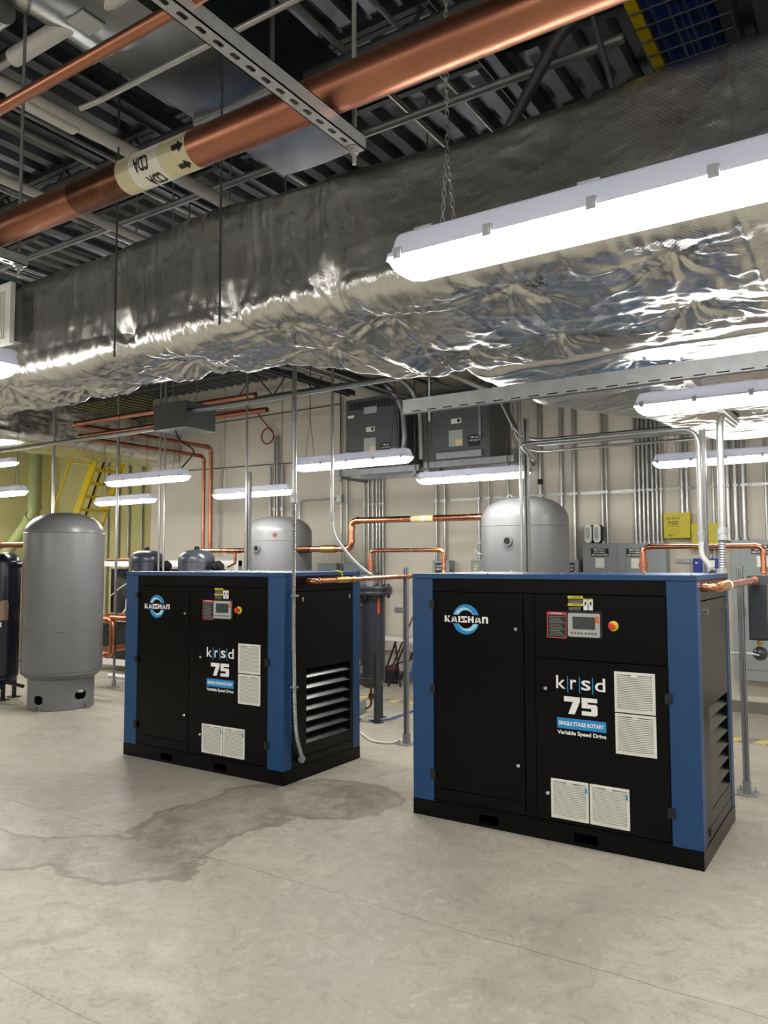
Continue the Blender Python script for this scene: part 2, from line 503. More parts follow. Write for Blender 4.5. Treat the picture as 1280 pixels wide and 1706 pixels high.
# ledge low on the wall
o = MB().box(-7.2, -5.2, WALL_Y - 0.04, WALL_Y - 0.001, 0.42, 0.52).build('trim_1', 'wallplain', smooth=False, bevel=0.004); structure(o)
o['label'] = 'pale horizontal ledge low on the rear wall between the compressors'

# roof deck: ribs run towards the rear wall
ceil = MB().box(-17.15, 5.15, -7.15, 11.65, 4.9, 5.0).build('ceiling', 'deck', smooth=False); structure(ceil)
ceil['label'] = 'fluted grey steel roof deck'
def deck_panel():
    mb = MB(); pitch = 0.2; prof = []
    for k in range(5):
        x = k * pitch
        prof += [(x, 0.075), (x + 0.055, 0.075), (x + 0.085, 0.0), (x + 0.17, 0.0)]
    prof.append((1.0, 0.075))
    n = len(prof)
    vs = [(p[0], -7.0, p[1]) for p in prof] + [(p[0], 11.5, p[1]) for p in prof]
    mb.add(vs, [(i, i + n, i + n + 1, i + 1) for i in range(n - 1)])
    return mb.mesh('deck_panel', 'deck', smooth=False)
_dp = deck_panel()
for k in range(22):
    place('deck_panel', _dp, ceil, loc=(-17 + k, 0, 4.76))

def roof_joist(y, i):
    root = thing('roof_joist', 'open web steel joist spanning under the roof deck', 'joist', (0, y, 4.3), 'open web joists under the roof deck')
    MB().box(-17, 5, -0.045, -0.005, 0.42, 0.46).box(-17, 5, 0.005, 0.045, 0.42, 0.46).build('top_chord', 'darksteel', root, smooth=False)
    MB().box(-17, 5, -0.05, -0.01, 0.0, 0.04).box(-17, 5, 0.01, 0.05, 0.0, 0.04).build('bottom_chord', 'darksteel', root, smooth=False)
    return root
WEB_A = MB().tube([(0, 0, 0.02), (0.4, 0, 0.44)], 0.012, 8).mesh('web_bar', 'darksteel')
WEB_B = MB().tube([(0.4, 0, 0.44), (0.8, 0, 0.02)], 0.012, 8).mesh('web_bar', 'darksteel')
for i, y in enumerate((0.7, 2.1, 3.5, 4.9, 6.3, 7.7, 9.1)):
    r = roof_joist(y, i)
    r['kind'] = 'structure'
    for k in range(-11, 2):
        place('web_bar', WEB_A, r, loc=(k * 0.8, 0, 0)); place('web_bar', WEB_B, r, loc=(k * 0.8, 0, 0))

# ================================================================== FOIL DUCTS
def sstep(a, b, x):
    t = np.clip((x - a) / (b - a), 0, 1); return t * t * (3 - 2 * t)

PINS = [(-3.03, 2.85), (-3.64, 3.0), (-2.2, 2.62), (-1.83, 2.81), (-1.18, 2.73), (-1.22, 3.43), (-0.61, 2.74), (-0.63, 3.31),
        (-4.0, 2.85), (-4.4, 2.65), (-2.27, 3.02), (-1.72, 3.4), (-0.1, 2.75), (-0.1, 3.35), (0.45, 2.8), (0.45, 3.4), (-4.9, 2.9)]
def pucker(X, Y, pins, seed, amp=1.0):
    """pinned cloth: dimples at the pins, sharp creases fanning out of them, sag in between"""
    rs = np.random.RandomState(seed)
    d = np.zeros_like(X); near = np.zeros_like(X)
    wx = 0.05 * (vnoise(X * 5 + 3, Y * 5, seed + 60) - 0.5); wy = 0.05 * (vnoise(X * 5 + 30, Y * 5 + 9, seed + 61) - 0.5)
    for (px, py) in pins:
        dx, dy = X + wx - px, (Y + wy - py) * 1.25
        r = np.sqrt(dx * dx + dy * dy) + 1e-6; th = np.arctan2(dy, dx)
        tw = th + 0.25 * (vnoise(r * 9, th * 0 + px * 7, seed) - 0.5)
        ridge = 0
        for k, w in ((3, 0.5), (7, 0.8), (11, 1.0), (17, 0.8), (25, 0.5)):
            c = np.cos(k * 0.5 * tw + rs.rand() * 6.28)
            ridge = ridge + w * (np.abs(c) ** 0.8 - 0.62) * (0.35 + vnoise(tw * 2 + 20, r * 0 + k, seed + 9))
        reach = 0.16 + 0.14 * vnoise(th * 1.3 + 10, r * 0 + px * 3, seed + 5)
        d += 0.040 * np.exp(-(r / 0.05) ** 1.2)
        d += amp * 0.020 * ridge * np.exp(-r / reach) * (1 - np.exp(-r / 0.045))
        near = np.maximum(near, np.exp(-(r / 0.24) ** 2))
    return d - 0.035 * (1 - near)

def section_path(pts, r, n):
    p = fillet([(a, z, 0) for a, z in pts], r, 14)
    p = np.array([(q.x, q.y) for q in p])
    seg = np.linalg.norm(np.diff(p, axis=0), axis=1); s = np.concatenate([[0], np.cumsum(seg)])
    t = np.linspace(0, s[-1], n)
    q = np.stack([np.interp(t, s, p[:, 0]), np.interp(t, s, p[:, 1])], -1)
    g = np.gradient(q, axis=0); g /= np.linalg.norm(g, axis=1, keepdims=True) + 1e-9
    nrm = np.stack([g[:, 1], -g[:, 0]], -1)      # chosen below so that it points outwards
    return q, nrm

def main_duct():
    root = thing('insulated_duct', 'large foil wrapped air duct running overhead across the room', 'duct', (-2, 2.8, 2.75))
    nu, nv = 1080, 300
    X = np.linspace(-6.6, 1.3, nu)
    q, nr = section_path([(0.45, 3.40), (0.03, 3.36), (0.0, 2.775), (0.63, 2.755), (0.63, 3.3)], 0.10, nv)
    nr = -nr if nr[0, 1] < 0 else nr
    # outward normal: front face points to -y
    i0 = np.argmin(np.abs(q[:, 1] - 3.05) + q[:, 0])
    if nr[i0, 0] > 0: nr = -nr
    yf = 3.06 + 0.72 * sstep(-2.65, -2.05, X)
    sc = (yf - 2.45) / 0.63
    XX = np.repeat(X[:, None], nv, 1)
    YY = 2.45 + q[None, :, 0] * sc[:, None]
    ZZ = np.repeat(q[None, :, 1], nu, 0).copy()
    NY = np.repeat(nr[None, :, 0], nu, 0); NZ = np.repeat(nr[None, :, 1], nu, 0)
    bot = np.clip(-NZ, 0, 1) ** 0.7
    front = np.clip(-NY, 0, 1)
    d = -bot * pucker(XX, YY, PINS, 11)
    # slow billows and long creases of the wrap
    d += 0.018 * (vnoise(XX * 2.2 + 40, YY * 3 + ZZ * 3, 3) - 0.5) + 0.010 * (vnoise(XX * 6 + 11, (YY + ZZ) * 6, 4) - 0.5)
    d += bot * 0.012 * (ridged(XX * 2.2 + 9, YY * 10 + 1.5 * np.sin(XX * 2.3), 5, 3) - 0.6) + bot * 0.008 * (ridged(XX * 7 + YY * 4, YY * 9 - XX * 4, 6, 2) - 0.6)
    cr = np.clip(-NZ + 0.25, 0, 1) ** 0.5
    d += cr * (0.007 * (ridged(XX * 5 + YY * 6 + 3, YY * 7 - XX * 3, 71, 3) - 0.6) + 0.005 * (ridged(XX * 9 - YY * 8, YY * 9 + XX * 10, 75, 2) - 0.6))
    # folds climbing the front face from the lower edge
    low = np.exp(-((ZZ - 2.80) / 0.16) ** 2)
    wleft = 1 - 0.65 * sstep(-1.95, -1.6, XX)
    d += wleft * 0.030 * low * (ridged(XX * 7 + 0.8 * ZZ * 3, ZZ * 1.6, 21) - 0.6) + wleft * 0.016 * low * (ridged(XX * 19 - 3 * ZZ, ZZ * 3.5, 25) - 0.6)
    d += wleft * 0.016 * front * (ridged(XX * 12 + 2 * ZZ, ZZ * 1.8, 31) - 0.6) + 0.006 * front * (ridged(XX * 6 + ZZ * 9, ZZ * 10 - XX * 5, 35) - 0.6)
    for xr in (-3.13, -2.42, -1.88, -4.15):
        e = np.exp(-((XX - xr) / 0.06) ** 2)
        d -= 0.055 * e * np.exp(-((ZZ - 2.78) / 0.13) ** 2) * (0.3 + front)
        fan = np.abs(np.cos(np.arctan2(ZZ - 2.74, XX - xr) * 7 + xr * 9)) - 0.5
        rr = np.sqrt((XX - xr) ** 2 + (ZZ - 2.74) ** 2)
        d += 0.020 * fan * np.exp(-rr / 0.13) * front * (1 - np.exp(-rr / 0.04))
    # vertical seams
    for xs in (-1.92, -3.55, -0.35):
        d += 0.006 * np.exp(-((XX - xs + 0.01 * np.sin(ZZ * 20)) / 0.012) ** 2)
    YY = YY + NY * d; ZZ = ZZ + NZ * d
    top = sstep(3.15, 3.38, ZZ)
    ZZ += top * 0.05 * (vnoise(XX * 1.6 + 5, XX * 0, 8) - 0.5) - top * 0.05 * sstep(-2.3, -3.6, XX)
    grid_object('foil_wrap', np.stack([XX - root.location.x, YY - root.location.y, ZZ - root.location.z], -1), 'foil', root)
    return root
main_duct()

def branch_duct():
    root = thing('insulated_duct', 'wider sagging foil duct above the right compressor, behind the main duct', 'duct', (-0.5, 5, 2.7))
    nu, nv = 360, 360
    Y = np.linspace(3.80, 7.28, nu)
    xl = np.interp(Y, [3.7, 3.95, 4.9, 5.4, 5.9, 6.8, 7.5], [-1.95, -2.06, -2.03, -1.85, -1.62, -1.42, -1.3])
    k = np.ones(15) / 15; xl = np.convolve(np.pad(xl, 7, mode='edge'), k, 'valid')
    q, nr = section_path([(0.0, 3.35), (0.0, 2.78), (2.6, 2.78), (2.6, 3.3)], 0.3, nv)
    if nr[10, 0] > 0: nr = -nr
    XX = xl[:, None] + q[None, :, 0]; YY = np.repeat(Y[:, None], nv, 1); ZZ = np.repeat(q[None, :, 1], nu, 0).copy()
    NX = np.repeat(nr[None, :, 0], nu, 0); NZ = np.repeat(nr[None, :, 1], nu, 0)
    bot = np.clip(-NZ, 0, 1)
    pins = [(-1.5, 4.25), (-1.1, 4.2), (-0.74, 4.5), (-0.3, 4.2), (-1.3, 4.9), (-0.6, 5.2), (0.2, 4.8), (-1.0, 5.9), (-0.3, 6.2)]
    d = -bot * pucker(XX, YY, pins, 17, 0.8) * 0.8
    d += 0.03 * (vnoise(XX * 2 + 3, YY * 2, 13) - 0.5) + bot * 0.02 * (ridged(XX * 2.5, YY * 8, 15) - 0.6)
    end = sstep(7.1, 7.28, YY)
    XX = XX + NX * d; ZZ = ZZ + NZ * d + 0.25 * end + 0.10 * (1 - sstep(3.78, 3.9, YY))
    grid_object('foil_wrap', np.stack([XX + 0.5, YY - 5, ZZ - 2.7], -1), 'foil', root)
    return root
branch_duct()

def far_duct():
    root = thing('insulated_duct', 'smaller foil duct on the left, ending at the rear wall above the ladder', 'duct', (-11.3, 7, 3.5))
    nu, nv = 300, 130
    Y = np.linspace(3.6, 9.66, nu)
    q, nr = section_path([(0.0, 4.15), (0.0, 3.52), (-1.15, 3.52), (-1.15, 4.15)], 0.16, nv)
    if nr[5, 0] < 0: nr = -nr
    XX = -10.72 + np.repeat(q[None, :, 0], nu, 0); YY = np.repeat(Y[:, None], nv, 1); ZZ = np.repeat(q[None, :, 1], nu, 0).copy()
    NX = np.repeat(nr[None, :, 0], nu, 0); NZ = np.repeat(nr[None, :, 1], nu, 0)
    d = 0.06 * (vnoise(YY * 2.4, (XX + ZZ) * 2.4, 50) - 0.5) + 0.03 * (ridged(YY * 7, (XX + ZZ) * 2, 51) - 0.6) + 0.02 * (ridged(YY * 3, (XX + ZZ) * 9, 52) - 0.6)
    d += 0.07 * np.exp(-((YY - 6.0) / 0.12) ** 2)
    grid_object('foil_wrap', np.stack([XX + NX * d + 11.3, YY - 7, ZZ + NZ * d - 3.5], -1), 'foil', root)
far_duct()

# supply grille on the front of the main duct
g = thing('supply_grille', 'white louvred supply grille on the duct at the left edge', 'vent', (-4.255, 2.40, 2.92))
GX0, GX1, GH = -0.34, 0.27, 0.345
MB().box(GX0, GX1, -0.03, 0, 0, 0.035).box(GX0, GX1, -0.03, 0, GH - 0.035, GH).box(GX0, GX0 + 0.045, -0.03, 0, 0.035, GH - 0.035).box(GX1 - 0.045, GX1, -0.03, 0, 0.035, GH - 0.035).build('frame', 'white', g, smooth=False, bevel=0.003)
MB().box(GX0 + 0.04, GX1 - 0.04, -0.003, 0.12, 0.03, GH - 0.03).build('plenum', 'print_grey', g, smooth=False)
_sl = MB().box(-0.004, 0.002, -0.024, -0.004, 0.035, GH - 0.035).mesh('slat', 'white', smooth=False)
for k in range(28): place('slat', _sl, g, loc=(GX0 + 0.055 + k * 0.0185, 0, 0))

# galvanised duct up in the joists
g = thing('sheet_metal_duct', 'bare galvanised rectangular duct high among the joists', 'duct', (-2.46, 2.2, 3.8))
def dome_section(x0, x1, z0, z1, sag, n=8):
    return [(x0, z1)] + [(x0 + (x1 - x0) * k / n, z0 - sag * math.sin(math.pi * k / n)) for k in range(n + 1)] + [(x1, z1)]
MB().prism_y(dome_section(-0.2, 0.2, 0.0, 0.45, 0.05), -1.1, -0.28).build('duct_section', 'ductsteel', g)
MB().prism_y(dome_section(-0.24, 0.24, 0.03, 0.45, 0.01), -0.26, 0.3).build('duct_section', 'ductsteel', g)
MB().prism_y(dome_section(-0.24, 0.24, 0.03, 0.45, 0.01), 0.31, 0.95).build('duct_section', 'ductsteel', g)
MB().box(-0.26, 0.26, -0.29, -0.25, 0.0, 0.45).build('flange', 'galvdull', g, smooth=False)
MB().box(-0.25, 0.25, 0.298, 0.312, 0.005, 0.45).build('flange', 'galv', g, smooth=False)
MB().box(-0.05, 0.05, -0.52, -0.42, -0.056, -0.048).build('sticker', 'hmi', g, smooth=False)

# ================================================================== OVERHEAD PIPES, STRUTS, RODS
def pipe(name, label, cat, path, r, mat, bend=0.0, n=14, group=None, parent=None, loc=None):
    p = fillet(path, bend) if bend else path
    base = Vector(path[0]) if loc is None else Vector(loc)
    o = MB().tube([Vector(q) - base for q in p], r, n).build(name, mat, parent)
    o.location = base
    if parent is None: tag(o, label, cat, group)
    return o

PY, PZ = 1.55, 2.935
cp = thing('copper_pipe', 'large copper air pipe crossing the top left with a flow label', 'pipe', (-1.8, PY, PZ))
def seg(a, b, m, r=0.053, nm='pipe_run'): return MB().tube([(a + 1.8, 0, 0), (b + 1.8, 0, 0)], r, 40).build(nm, m, cp)
seg(-6.0, -2.22, 'copperold'); seg(-2.22, -1.97, 'copperdark', 0.0533); seg(-1.66, 2.2, 'copperold'); seg(-1.97, -1.66, 'labelpipe', 0.0536, 'label_band')
seg(-1.905, -1.775, 'labelpipew', 0.0539, 'label_band')
def wrap_text(string, xa, xb, ang0, ang1, flip=True, nm='lettering'):
    """letters wrapped on the pipe, ang measured from straight down towards the camera (degrees)"""
    t = text_mb(string, 0, 1, 0, 1, bold=0.03)
    import bmesh
    bm = bmesh.new(); tm = t.mesh('tmp', None, False); bm.from_mesh(tm)
    bmesh.ops.triangulate(bm, faces=bm.faces)
    for _ in range(3): bmesh.ops.subdivide_edges(bm, edges=[e for e in bm.edges if abs(e.verts[0].co.z - e.verts[1].co.z) > 0.06], cuts=1)
    bmesh.ops.triangulate(bm, faces=bm.faces)
    bm.verts.ensure_lookup_table()
    t = MB(); t.v = [tuple(v.co) for v in bm.verts]; t.f = [tuple(v.index for v in f.verts) for f in bm.faces]; bm.free(); bpy.data.meshes.remove(tm)
    R = 0.0552; vs = []
    for (u, _, w) in t.v:
        if flip: u, w = 1 - u, 1 - w
        a = math.radians(ang0 + (ang1 - ang0) * w)
        vs.append((xa + (xb - xa) * u + 1.8, -R * math.sin(a), -R * math.cos(a)))
    mb = MB(); mb.add(vs, t.f)
    return mb.build(nm, 'print_black', cp, smooth=False)
wrap_text('CDA', -1.882, -1.818, 52, 98); wrap_text('CDA', -1.852, -1.788, -12, 34)
def wrap_arrow(ac):
    R = 0.0562; pts = [(-0.026, 0), (-0.004, 0.55), (-0.004, 0.25), (0.022, 0.25), (0.022, -0.25), (-0.004, -0.25), (-0.004, -0.55)]
    pts = [(-p[0], p[1]) for p in pts]
    vs = []
    for (u, w) in pts:
        a = math.radians(ac) + w * 0.55
        vs.append((-1.69 + u + 1.8, -R * math.sin(a), -R * math.cos(a)))
    MB().add(vs, [tuple(range(len(vs)))]).build('flow_arrow', 'print_black', cp, smooth=False)
wrap_arrow(80); wrap_arrow(22)

pipe('copper_pipe', 'thin copper line above the large copper pipe, top left corner', 'pipe', [(-5.5, 1.062, 2.875), (1.0, 1.062, 2.875)], 0.0145, 'copperold')

def slotted_strut(name, label, a, b, group=None, w=0.041, holes=True, mat='galv', hstart=0.05):
    """channel with its slotted web facing down, from a to b along y (same x,z)"""
    root = thing(name, label, 'strut', a, group)
    Lb = b[1] - a[1]
    h, t = 0.041, 0.003
    mb = MB()
    mb.box(-w / 2, -w / 2 + t, 0, Lb, 0, h).box(w / 2 - t, w / 2, 0, Lb, 0, h)
    mb.box(-w / 2, -w / 2 + 0.009, 0, Lb, h - t, h).box(w / 2 - 0.009, w / 2, 0, Lb, h - t, h)
    pitch, sl, sw = 0.0508, 0.028, 0.0143
    y = Lb - hstart
    ys = []
    while y > 0.03: ys.append(y); y -= pitch
    ys = ys[::-1]
    prev = 0.0
    mb.box(-w / 2, -sw / 2, 0, Lb, 0, t).box(sw / 2, w / 2, 0, Lb, 0, t)
    for yy in ys:
        mb.box(-sw / 2, sw / 2, prev, yy - sl / 2, 0, t); prev = yy + sl / 2
        for sgn in (-1, 1):      # rounded slot ends
            for sx in (-1, 1):
                e = yy + sgn * sl / 2; vs = []
                for k in range(4):
                    an = math.radians(90 * k / 3)
                    vs.append((sx * sw / 2 * math.cos(an), e - sgn * (sw / 2) * (1 - math.sin(an)), 0.0))
                vs.append((sx * sw / 2, e, 0.0))
                mb.add(vs, [tuple(range(5)) if sx * sgn < 0 else tuple(range(4, -1, -1))])
    mb.box(-sw / 2, sw / 2, prev, Lb, 0, t)
    mb.build('channel', mat, root, smooth=False)
    return root
st = slotted_strut('strut_channel', 'slotted steel channel carrying the large copper pipe, top centre', (-1.17, -0.6, 2.835), (-1.17, 1.68, 2.835), hstart=0.075)
MB().cyl((0, 2.255, -0.045), (0, 2.255, -0.001), 0.006, 10).lathe([(0.0125, -0.016), (0.0125, -0.006)], (0, 2.255, 0), 6).lathe([(0.019, -0.005), (0.019, -0.001)], (0, 2.255, 0), 20).build('bolt', 'galv', st)
st = slotted_strut('strut_channel', 'slotted steel channel end at the left edge beside the grille', (-2.70, -0.6, 2.835), (-2.70, 1.66, 2.835), hstart=0.075)
MB().cyl((0, 2.235, -0.045), (0, 2.235, -0.001), 0.006, 10).lathe([(0.0125, -0.016), (0.0125, -0.006)], (0, 2.235, 0), 6).lathe([(0.019, -0.005), (0.019, -0.001)], (0, 2.235, 0), 20).build('bolt', 'galv', st)

def rod(label, x, y, z0, z1=4.78, r=0.0045, mat='galvdull', group=None):
    o = MB().cyl((0, 0, 0), (0, 0, z1 - z0), r, 8).build('threaded_rod', mat); o.location = (x, y, z0)
    return tag(o, label, 'rod', group)
rod('threaded rod through the end of the top centre slotted channel', -1.17, 1.655, 2.876, 4.78, 0.0065, 'galv')
rod('threaded rod at the left edge holding the left slotted channel', -2.70, 1.635, 2.876, 4.78, 0.0065)
rod('thin rod hanging down the duct front, left one', -3.13, 2.40, 2.72, 4.78, 0.005, 'darksteel')
rod('thin rod hanging down the duct front, second from left', -2.42, 2.40, 2.76, 4.78, 0.005, 'darksteel')
rod('thin rod behind the duct, left of the slotted channel end', -2.815, 3.30, 3.2, 4.78, 0.005)
rod('thin short rod above the duct beside the sheet metal duct', -3.6, 3.3, 3.2, 4.78, 0.005)

pipe('white_pipe', 'white insulated pipe at the top left, above the thin copper line', 'pipe', [(-2.95, 1.74, 3.8), (1.2, 1.74, 3.8)], 0.036, 'whitepipe')
pipe('conduit', 'steel conduit in line with the white pipe end, top left', 'conduit', [(-6.5, 1.74, 3.8), (-2.95, 1.74, 3.8)], 0.016, 'conduit')
pipe('white_pipe', 'long white pipe running back beneath the roof deck behind the flow label', 'pipe', [(-3.16, -0.5, 3.8), (-3.13, 8.8, 3.8)], 0.034, 'whitepipe')
o = MB().box(-0.032, 0.032, 0, 0.34, -0.045, 0.03).build('pipe_shield', 'whitepipe', smooth=False, bevel=0.01); o.location = (-3.165, 1.85, 3.8)
tag(o, 'white saddle shield around the long white pipe', 'pipe shield')
pipe('white_pipe', 'grey white pipe lower left behind the large copper pipe', 'pipe', [(-3.93, -0.5, 3.8), (-4.02, 8.8, 3.8)], 0.028, 'whitepipe')
pipe('round_duct', 'shiny galvanised pipe at the very top left corner', 'duct', [(-6.0, 1.56, 3.82), (-2.74, 1.56, 3.82)], 0.06, 'galv', n=24)
c = pipe('conduit', 'thin conduit with a clamp crossing below the sheet metal duct', 'conduit', [(-2.83, 1.97, 3.66), (-2.75, 2.0, 3.68), (-0.9, 2.0, 3.68)], 0.012, 'conduit', 0.05)
# conduits and dark channels running back under the deck
for i, (x, z, r, m) in enumerate(((-3.42, 3.95, 0.012, 'conduit'), (-3.52, 3.95, 0.012, 'conduit'), (-3.75, 4.0, 0.016, 'conduit'), (-4.35, 3.95, 0.022, 'conduit'), (-4.55, 4.05, 0.014, 'conduit'), (-4.75, 4.0, 0.03, 'galvdull'), (-5.3, 3.9, 0.016, 'conduit'), (-5.45, 3.9, 0.016, 'conduit'), (-3.0, 4.1, 0.014, 'conduit'), (-2.0, 4.05, 0.016, 'conduit'), (-1.75, 4.1, 0.012, 'conduit'))):
    pipe('conduit', 'one of eleven steel conduits running back under the roof deck', 'conduit', [(x, -0.6, z), (x, 8.9, z)], r, m, n=10, group='conduits running back under the roof deck')
for i, (x, z, w) in enumerate(((-3.3, 4.12, 0.10), (-3.95, 4.15, 0.12), (-5.05, 4.1, 0.14), (-5.8, 4.05, 0.12), (-6.4, 4.1, 0.1), (-1.55, 4.16, 0.09))):
    o = MB().box(-w / 2, w / 2, 0, 9.6, 0.02, 0.025).box(-w / 2, -w / 2 + 0.006, 0, 9.6, 0, 0.08).box(w / 2 - 0.006, w / 2, 0, 9.6, 0, 0.08).build('steel_channel', 'deck', smooth=False)
    o.location = (x, -0.6, z)
    tag(o, 'one of six grey steel channels running back under the roof deck', 'channel', 'grey steel channels under the roof deck')
for i, (y, z, r, m, x0) in enumerate(((2.75, 4.0, 0.03, 'darksteel', -5.0), (3.15, 3.9, 0.022, 'galvdull', -6.0), (3.0, 4.15, 0.018, 'darksteel', -7.0), (2.45, 4.1, 0.02, 'darksteel', -1.5))):
    pipe('conduit', 'one of four dark conduits crossing above the large duct', 'conduit', [(x0, y, z), (-0.85, y, z)], r, m, n=10, group='dark conduits crossing above the large duct')
pipe('conduit', 'dark bent conduit above the duct, right of the near lamp chain', 'conduit', [(-1.55, 3.1, 3.35), (-1.05, 3.0, 3.95), (-0.84, 2.97, 3.97)], 0.026, 'darksteel', 0.15)
pipe('bent_rod', 'thin dark strap bent down beside the blue cable tray', 'strap', [(-0.98, 2.8, 4.3), (-0.93, 3.05, 3.9), (-0.86, 3.2, 3.5)], 0.012, 'darksteel', 0.1)
for i, (x, y, z) in enumerate(((-4.1, 3.3, 3.55), (-3.25, 3.3, 3.7), (-3.75, 3.3, 3.62))):
    o = MB().box(-0.22, 0.2, -0.02, 0.02, 0, 0.041).cyl((0, 0, -0.05), (0, 0, 0.75), 0.006, 8).build('trapeze_strut', 'galv', smooth=False); o.location = (x, y, z)
    tag(o, 'short steel trapeze hanger just above the top of the large duct', 'strut', 'trapeze hangers above the large duct')

# blue cable tray, top right
ct = thing('cable_tray', 'yellow wire cable tray full of blue cables, top right corner', 'cable tray', (-0.77, 1.0, 3.9))
for x in (0.0, 0.3):
    MB().box(x - 0.022, x + 0.022, 0, 7.0, -0.004, 0.004).box(x - 0.006, x + 0.006, 0, 7, 0, 0.1).build('side_rail', 'yellow' if x == 0 else 'darksteel', ct, smooth=False)
_w = MB().cyl((-0.02, 0, -0.006), (0.32, 0, -0.006), 0.004, 6).mesh('cross_wire', 'darksteel')
for k in range(70): place('cross_wire', _w, ct, loc=(0, 0.1 * k + 0.02, 0))
_w = MB().cyl((0, 0, -0.006), (0, 7.0, -0.006), 0.003, 6).mesh('long_wire', 'darksteel')
for k in range(4): place('long_wire', _w, ct, loc=(0.06 + 0.06 * k, 0, 0))
for k in range(26):
    x = 0.035 + 0.01 * k; w = rnd.uniform(-0.006, 0.006)
    o = MB().tube([(x, 0, 0.008 + rnd.uniform(0, .01)), (x + w, 3.5, 0.008 + rnd.uniform(0, .01)), (x, 7.0, 0.012)], 0.0055, 6).build('blue_cable', 'bluecable')
    o.location = ct.location
    tag(o, 'one of the blue data cables lying in the yellow wire tray', 'cable', 'blue cables in the tray')
# ================================================================== LAMPS
LAMP_L = 1.27
def lamp_meshes():
    # lens: shallow rounded trough, rim at z 0.048, lowest at 0
    st = [0.0, 0.006, 0.018, 0.04, 0.07] + [0.12 + k * (LAMP_L - 0.24) / 6 for k in range(7)] + [LAMP_L - q for q in (0.07, 0.04, 0.018, 0.006, 0.0)]
    vs, fs, n = [], [], 12
    for x in st:
        e = min(x, LAMP_L - x); k = math.sqrt(max(0.0, 1 - ((0.07 - e) / 0.07) ** 2)) if e < 0.07 else 1.0
        k = max(k, 0.12)
        for j in range(n + 1):
            a = math.pi * j / n
            vs.append((x, -0.066 * (0.55 + 0.45 * k) * math.copysign(abs(math.cos(a)) ** 0.7, math.cos(a)), 0.048 - 0.046 * k * math.sin(a) ** 0.6))
    for i in range(len(st) - 1):
        for j in range(n):
            fs.append((i * (n + 1) + j, i * (n + 1) + j + 1, (i + 1) * (n + 1) + j + 1, (i + 1) * (n + 1) + j))
    lens = MB().add(vs, fs).mesh('diffuser', 'lamp')
    h = MB()
    L = LAMP_L
    def ring(x0, x1, w, z, c=0.02):
        return [(x0 + c, -w, z), (x1 - c, -w, z), (x1, -w + c, z), (x1, w - c, z), (x1 - c, w, z), (x0 + c, w, z), (x0, w - c, z), (x0, -w + c, z)]
    rings = [ring(-0.004, L + 0.004, 0.070, 0.044), ring(-0.004, L + 0.004, 0.070, 0.054), ring(0.004, L - 0.004, 0.063, 0.058), ring(0.022, L - 0.022, 0.052, 0.098, 0.015), ring(0.03, L - 0.03, 0.044, 0.106, 0.012)]
    vs = [p for r in rings for p in r]; fs = [tuple(range(32, 40))]
    for i in range(4):
        for j in range(8): fs.append((i * 8 + j, i * 8 + (j + 1) % 8, (i + 1) * 8 + (j + 1) % 8, (i + 1) * 8 + j))
    housing = h.add(vs, fs).mesh('housing', 'lens_off', smooth=False)
    clip = MB().box(-0.013, 0.013, -0.006, 0.004, 0.034, 0.062).box(-0.006, 0.006, -0.009, -0.006, 0.04, 0.056).mesh('clip', 'lens_off', smooth=False)
    tab = MB().box(-0.03, 0.03, -0.01, 0.01, 0.106, 0.112).mesh('tab', 'lens_off', smooth=False)
    return lens, housing, clip, tab
LENS, HOUSING, CLIP, TAB = lamp_meshes()
LENS_SIMPLE = MB().add([(0, -0.066, 0.048), (LAMP_L, -0.066, 0.048), (LAMP_L, 0.066, 0.048), (0, 0.066, 0.048), (0.03, -0.045, 0.004), (LAMP_L - 0.03, -0.045, 0.004), (LAMP_L - 0.03, 0.045, 0.004), (0.03, 0.045, 0.004)], [(4, 7, 6, 5), (0, 4, 5, 1), (2, 6, 7, 3), (1, 5, 6, 2), (0, 3, 7, 4)]).mesh('diffuser', 'lamp', smooth=False)
def chain_mb(a, b, link=0.022, r=0.0016):
    a, b = Vector(a), Vector(b); n = max(2, int((b - a).length / (link * 0.72))); mb = MB()
    t = (b - a).normalized(); s1 = t.orthogonal().normalized(); s2 = t.cross(s1)
    for k in range(n):
        c = a.lerp(b, (k + 0.5) / n); s = s1 if k % 2 else s2
        pts = [c + t * (link / 2 * math.cos(q)) + s * (0.0055 * math.sin(q)) for q in [2 * math.pi * i / 8 for i in range(9)]]
        mb.tube(pts, r, 5, cap=False)
    return mb
def lamp(label, x, y, z=2.6, hang='wire', ends=(0.16, LAMP_L - 0.16), detail=True, top=4.78):
    root = thing('strip_light', label, 'light', (x, y, z - 0.025)); root.scale = (1, 1.06, 1.22)
    place('diffuser', LENS if detail else LENS_SIMPLE, root); place('housing', HOUSING, root)
    if detail:
        for k in range(5):
            for s in (-1, 1):
                c = place('clip', CLIP, root, loc=(0.05 + k * (LAMP_L - 0.1) / 4, s * 0.07, 0))
                if s > 0: c.rotation_euler = (0, 0, math.pi)
        for k in range(3): place('tab', TAB, root, loc=(0.12 + k * 0.5, -0.035, 0))
    H = (top - z + 0.025) / 1.22
    for e in ends:
        if hang == 'chain':
            mb = chain_mb((e, 0, 0.31), (e, 0, H)); mb.v += []
            for s in (-1, 1):
                m2 = chain_mb((e + s * 0.022, 0, 0.106), (e, 0, 0.31)); mb.add(m2.v, m2.f)
            mb.build('hanger_chain', 'galv', root)
        else:
            MB().cyl((e, 0, 0.42), (e, 0, H), 0.0035, 6).cyl((e - 0.05, 0, 0.106), (e, 0, 0.42), 0.0025, 6).cyl((e + 0.05, 0, 0.106), (e, 0, 0.42), 0.0025, 6).build('hanger_wire', 'darksteel', root)
    return root
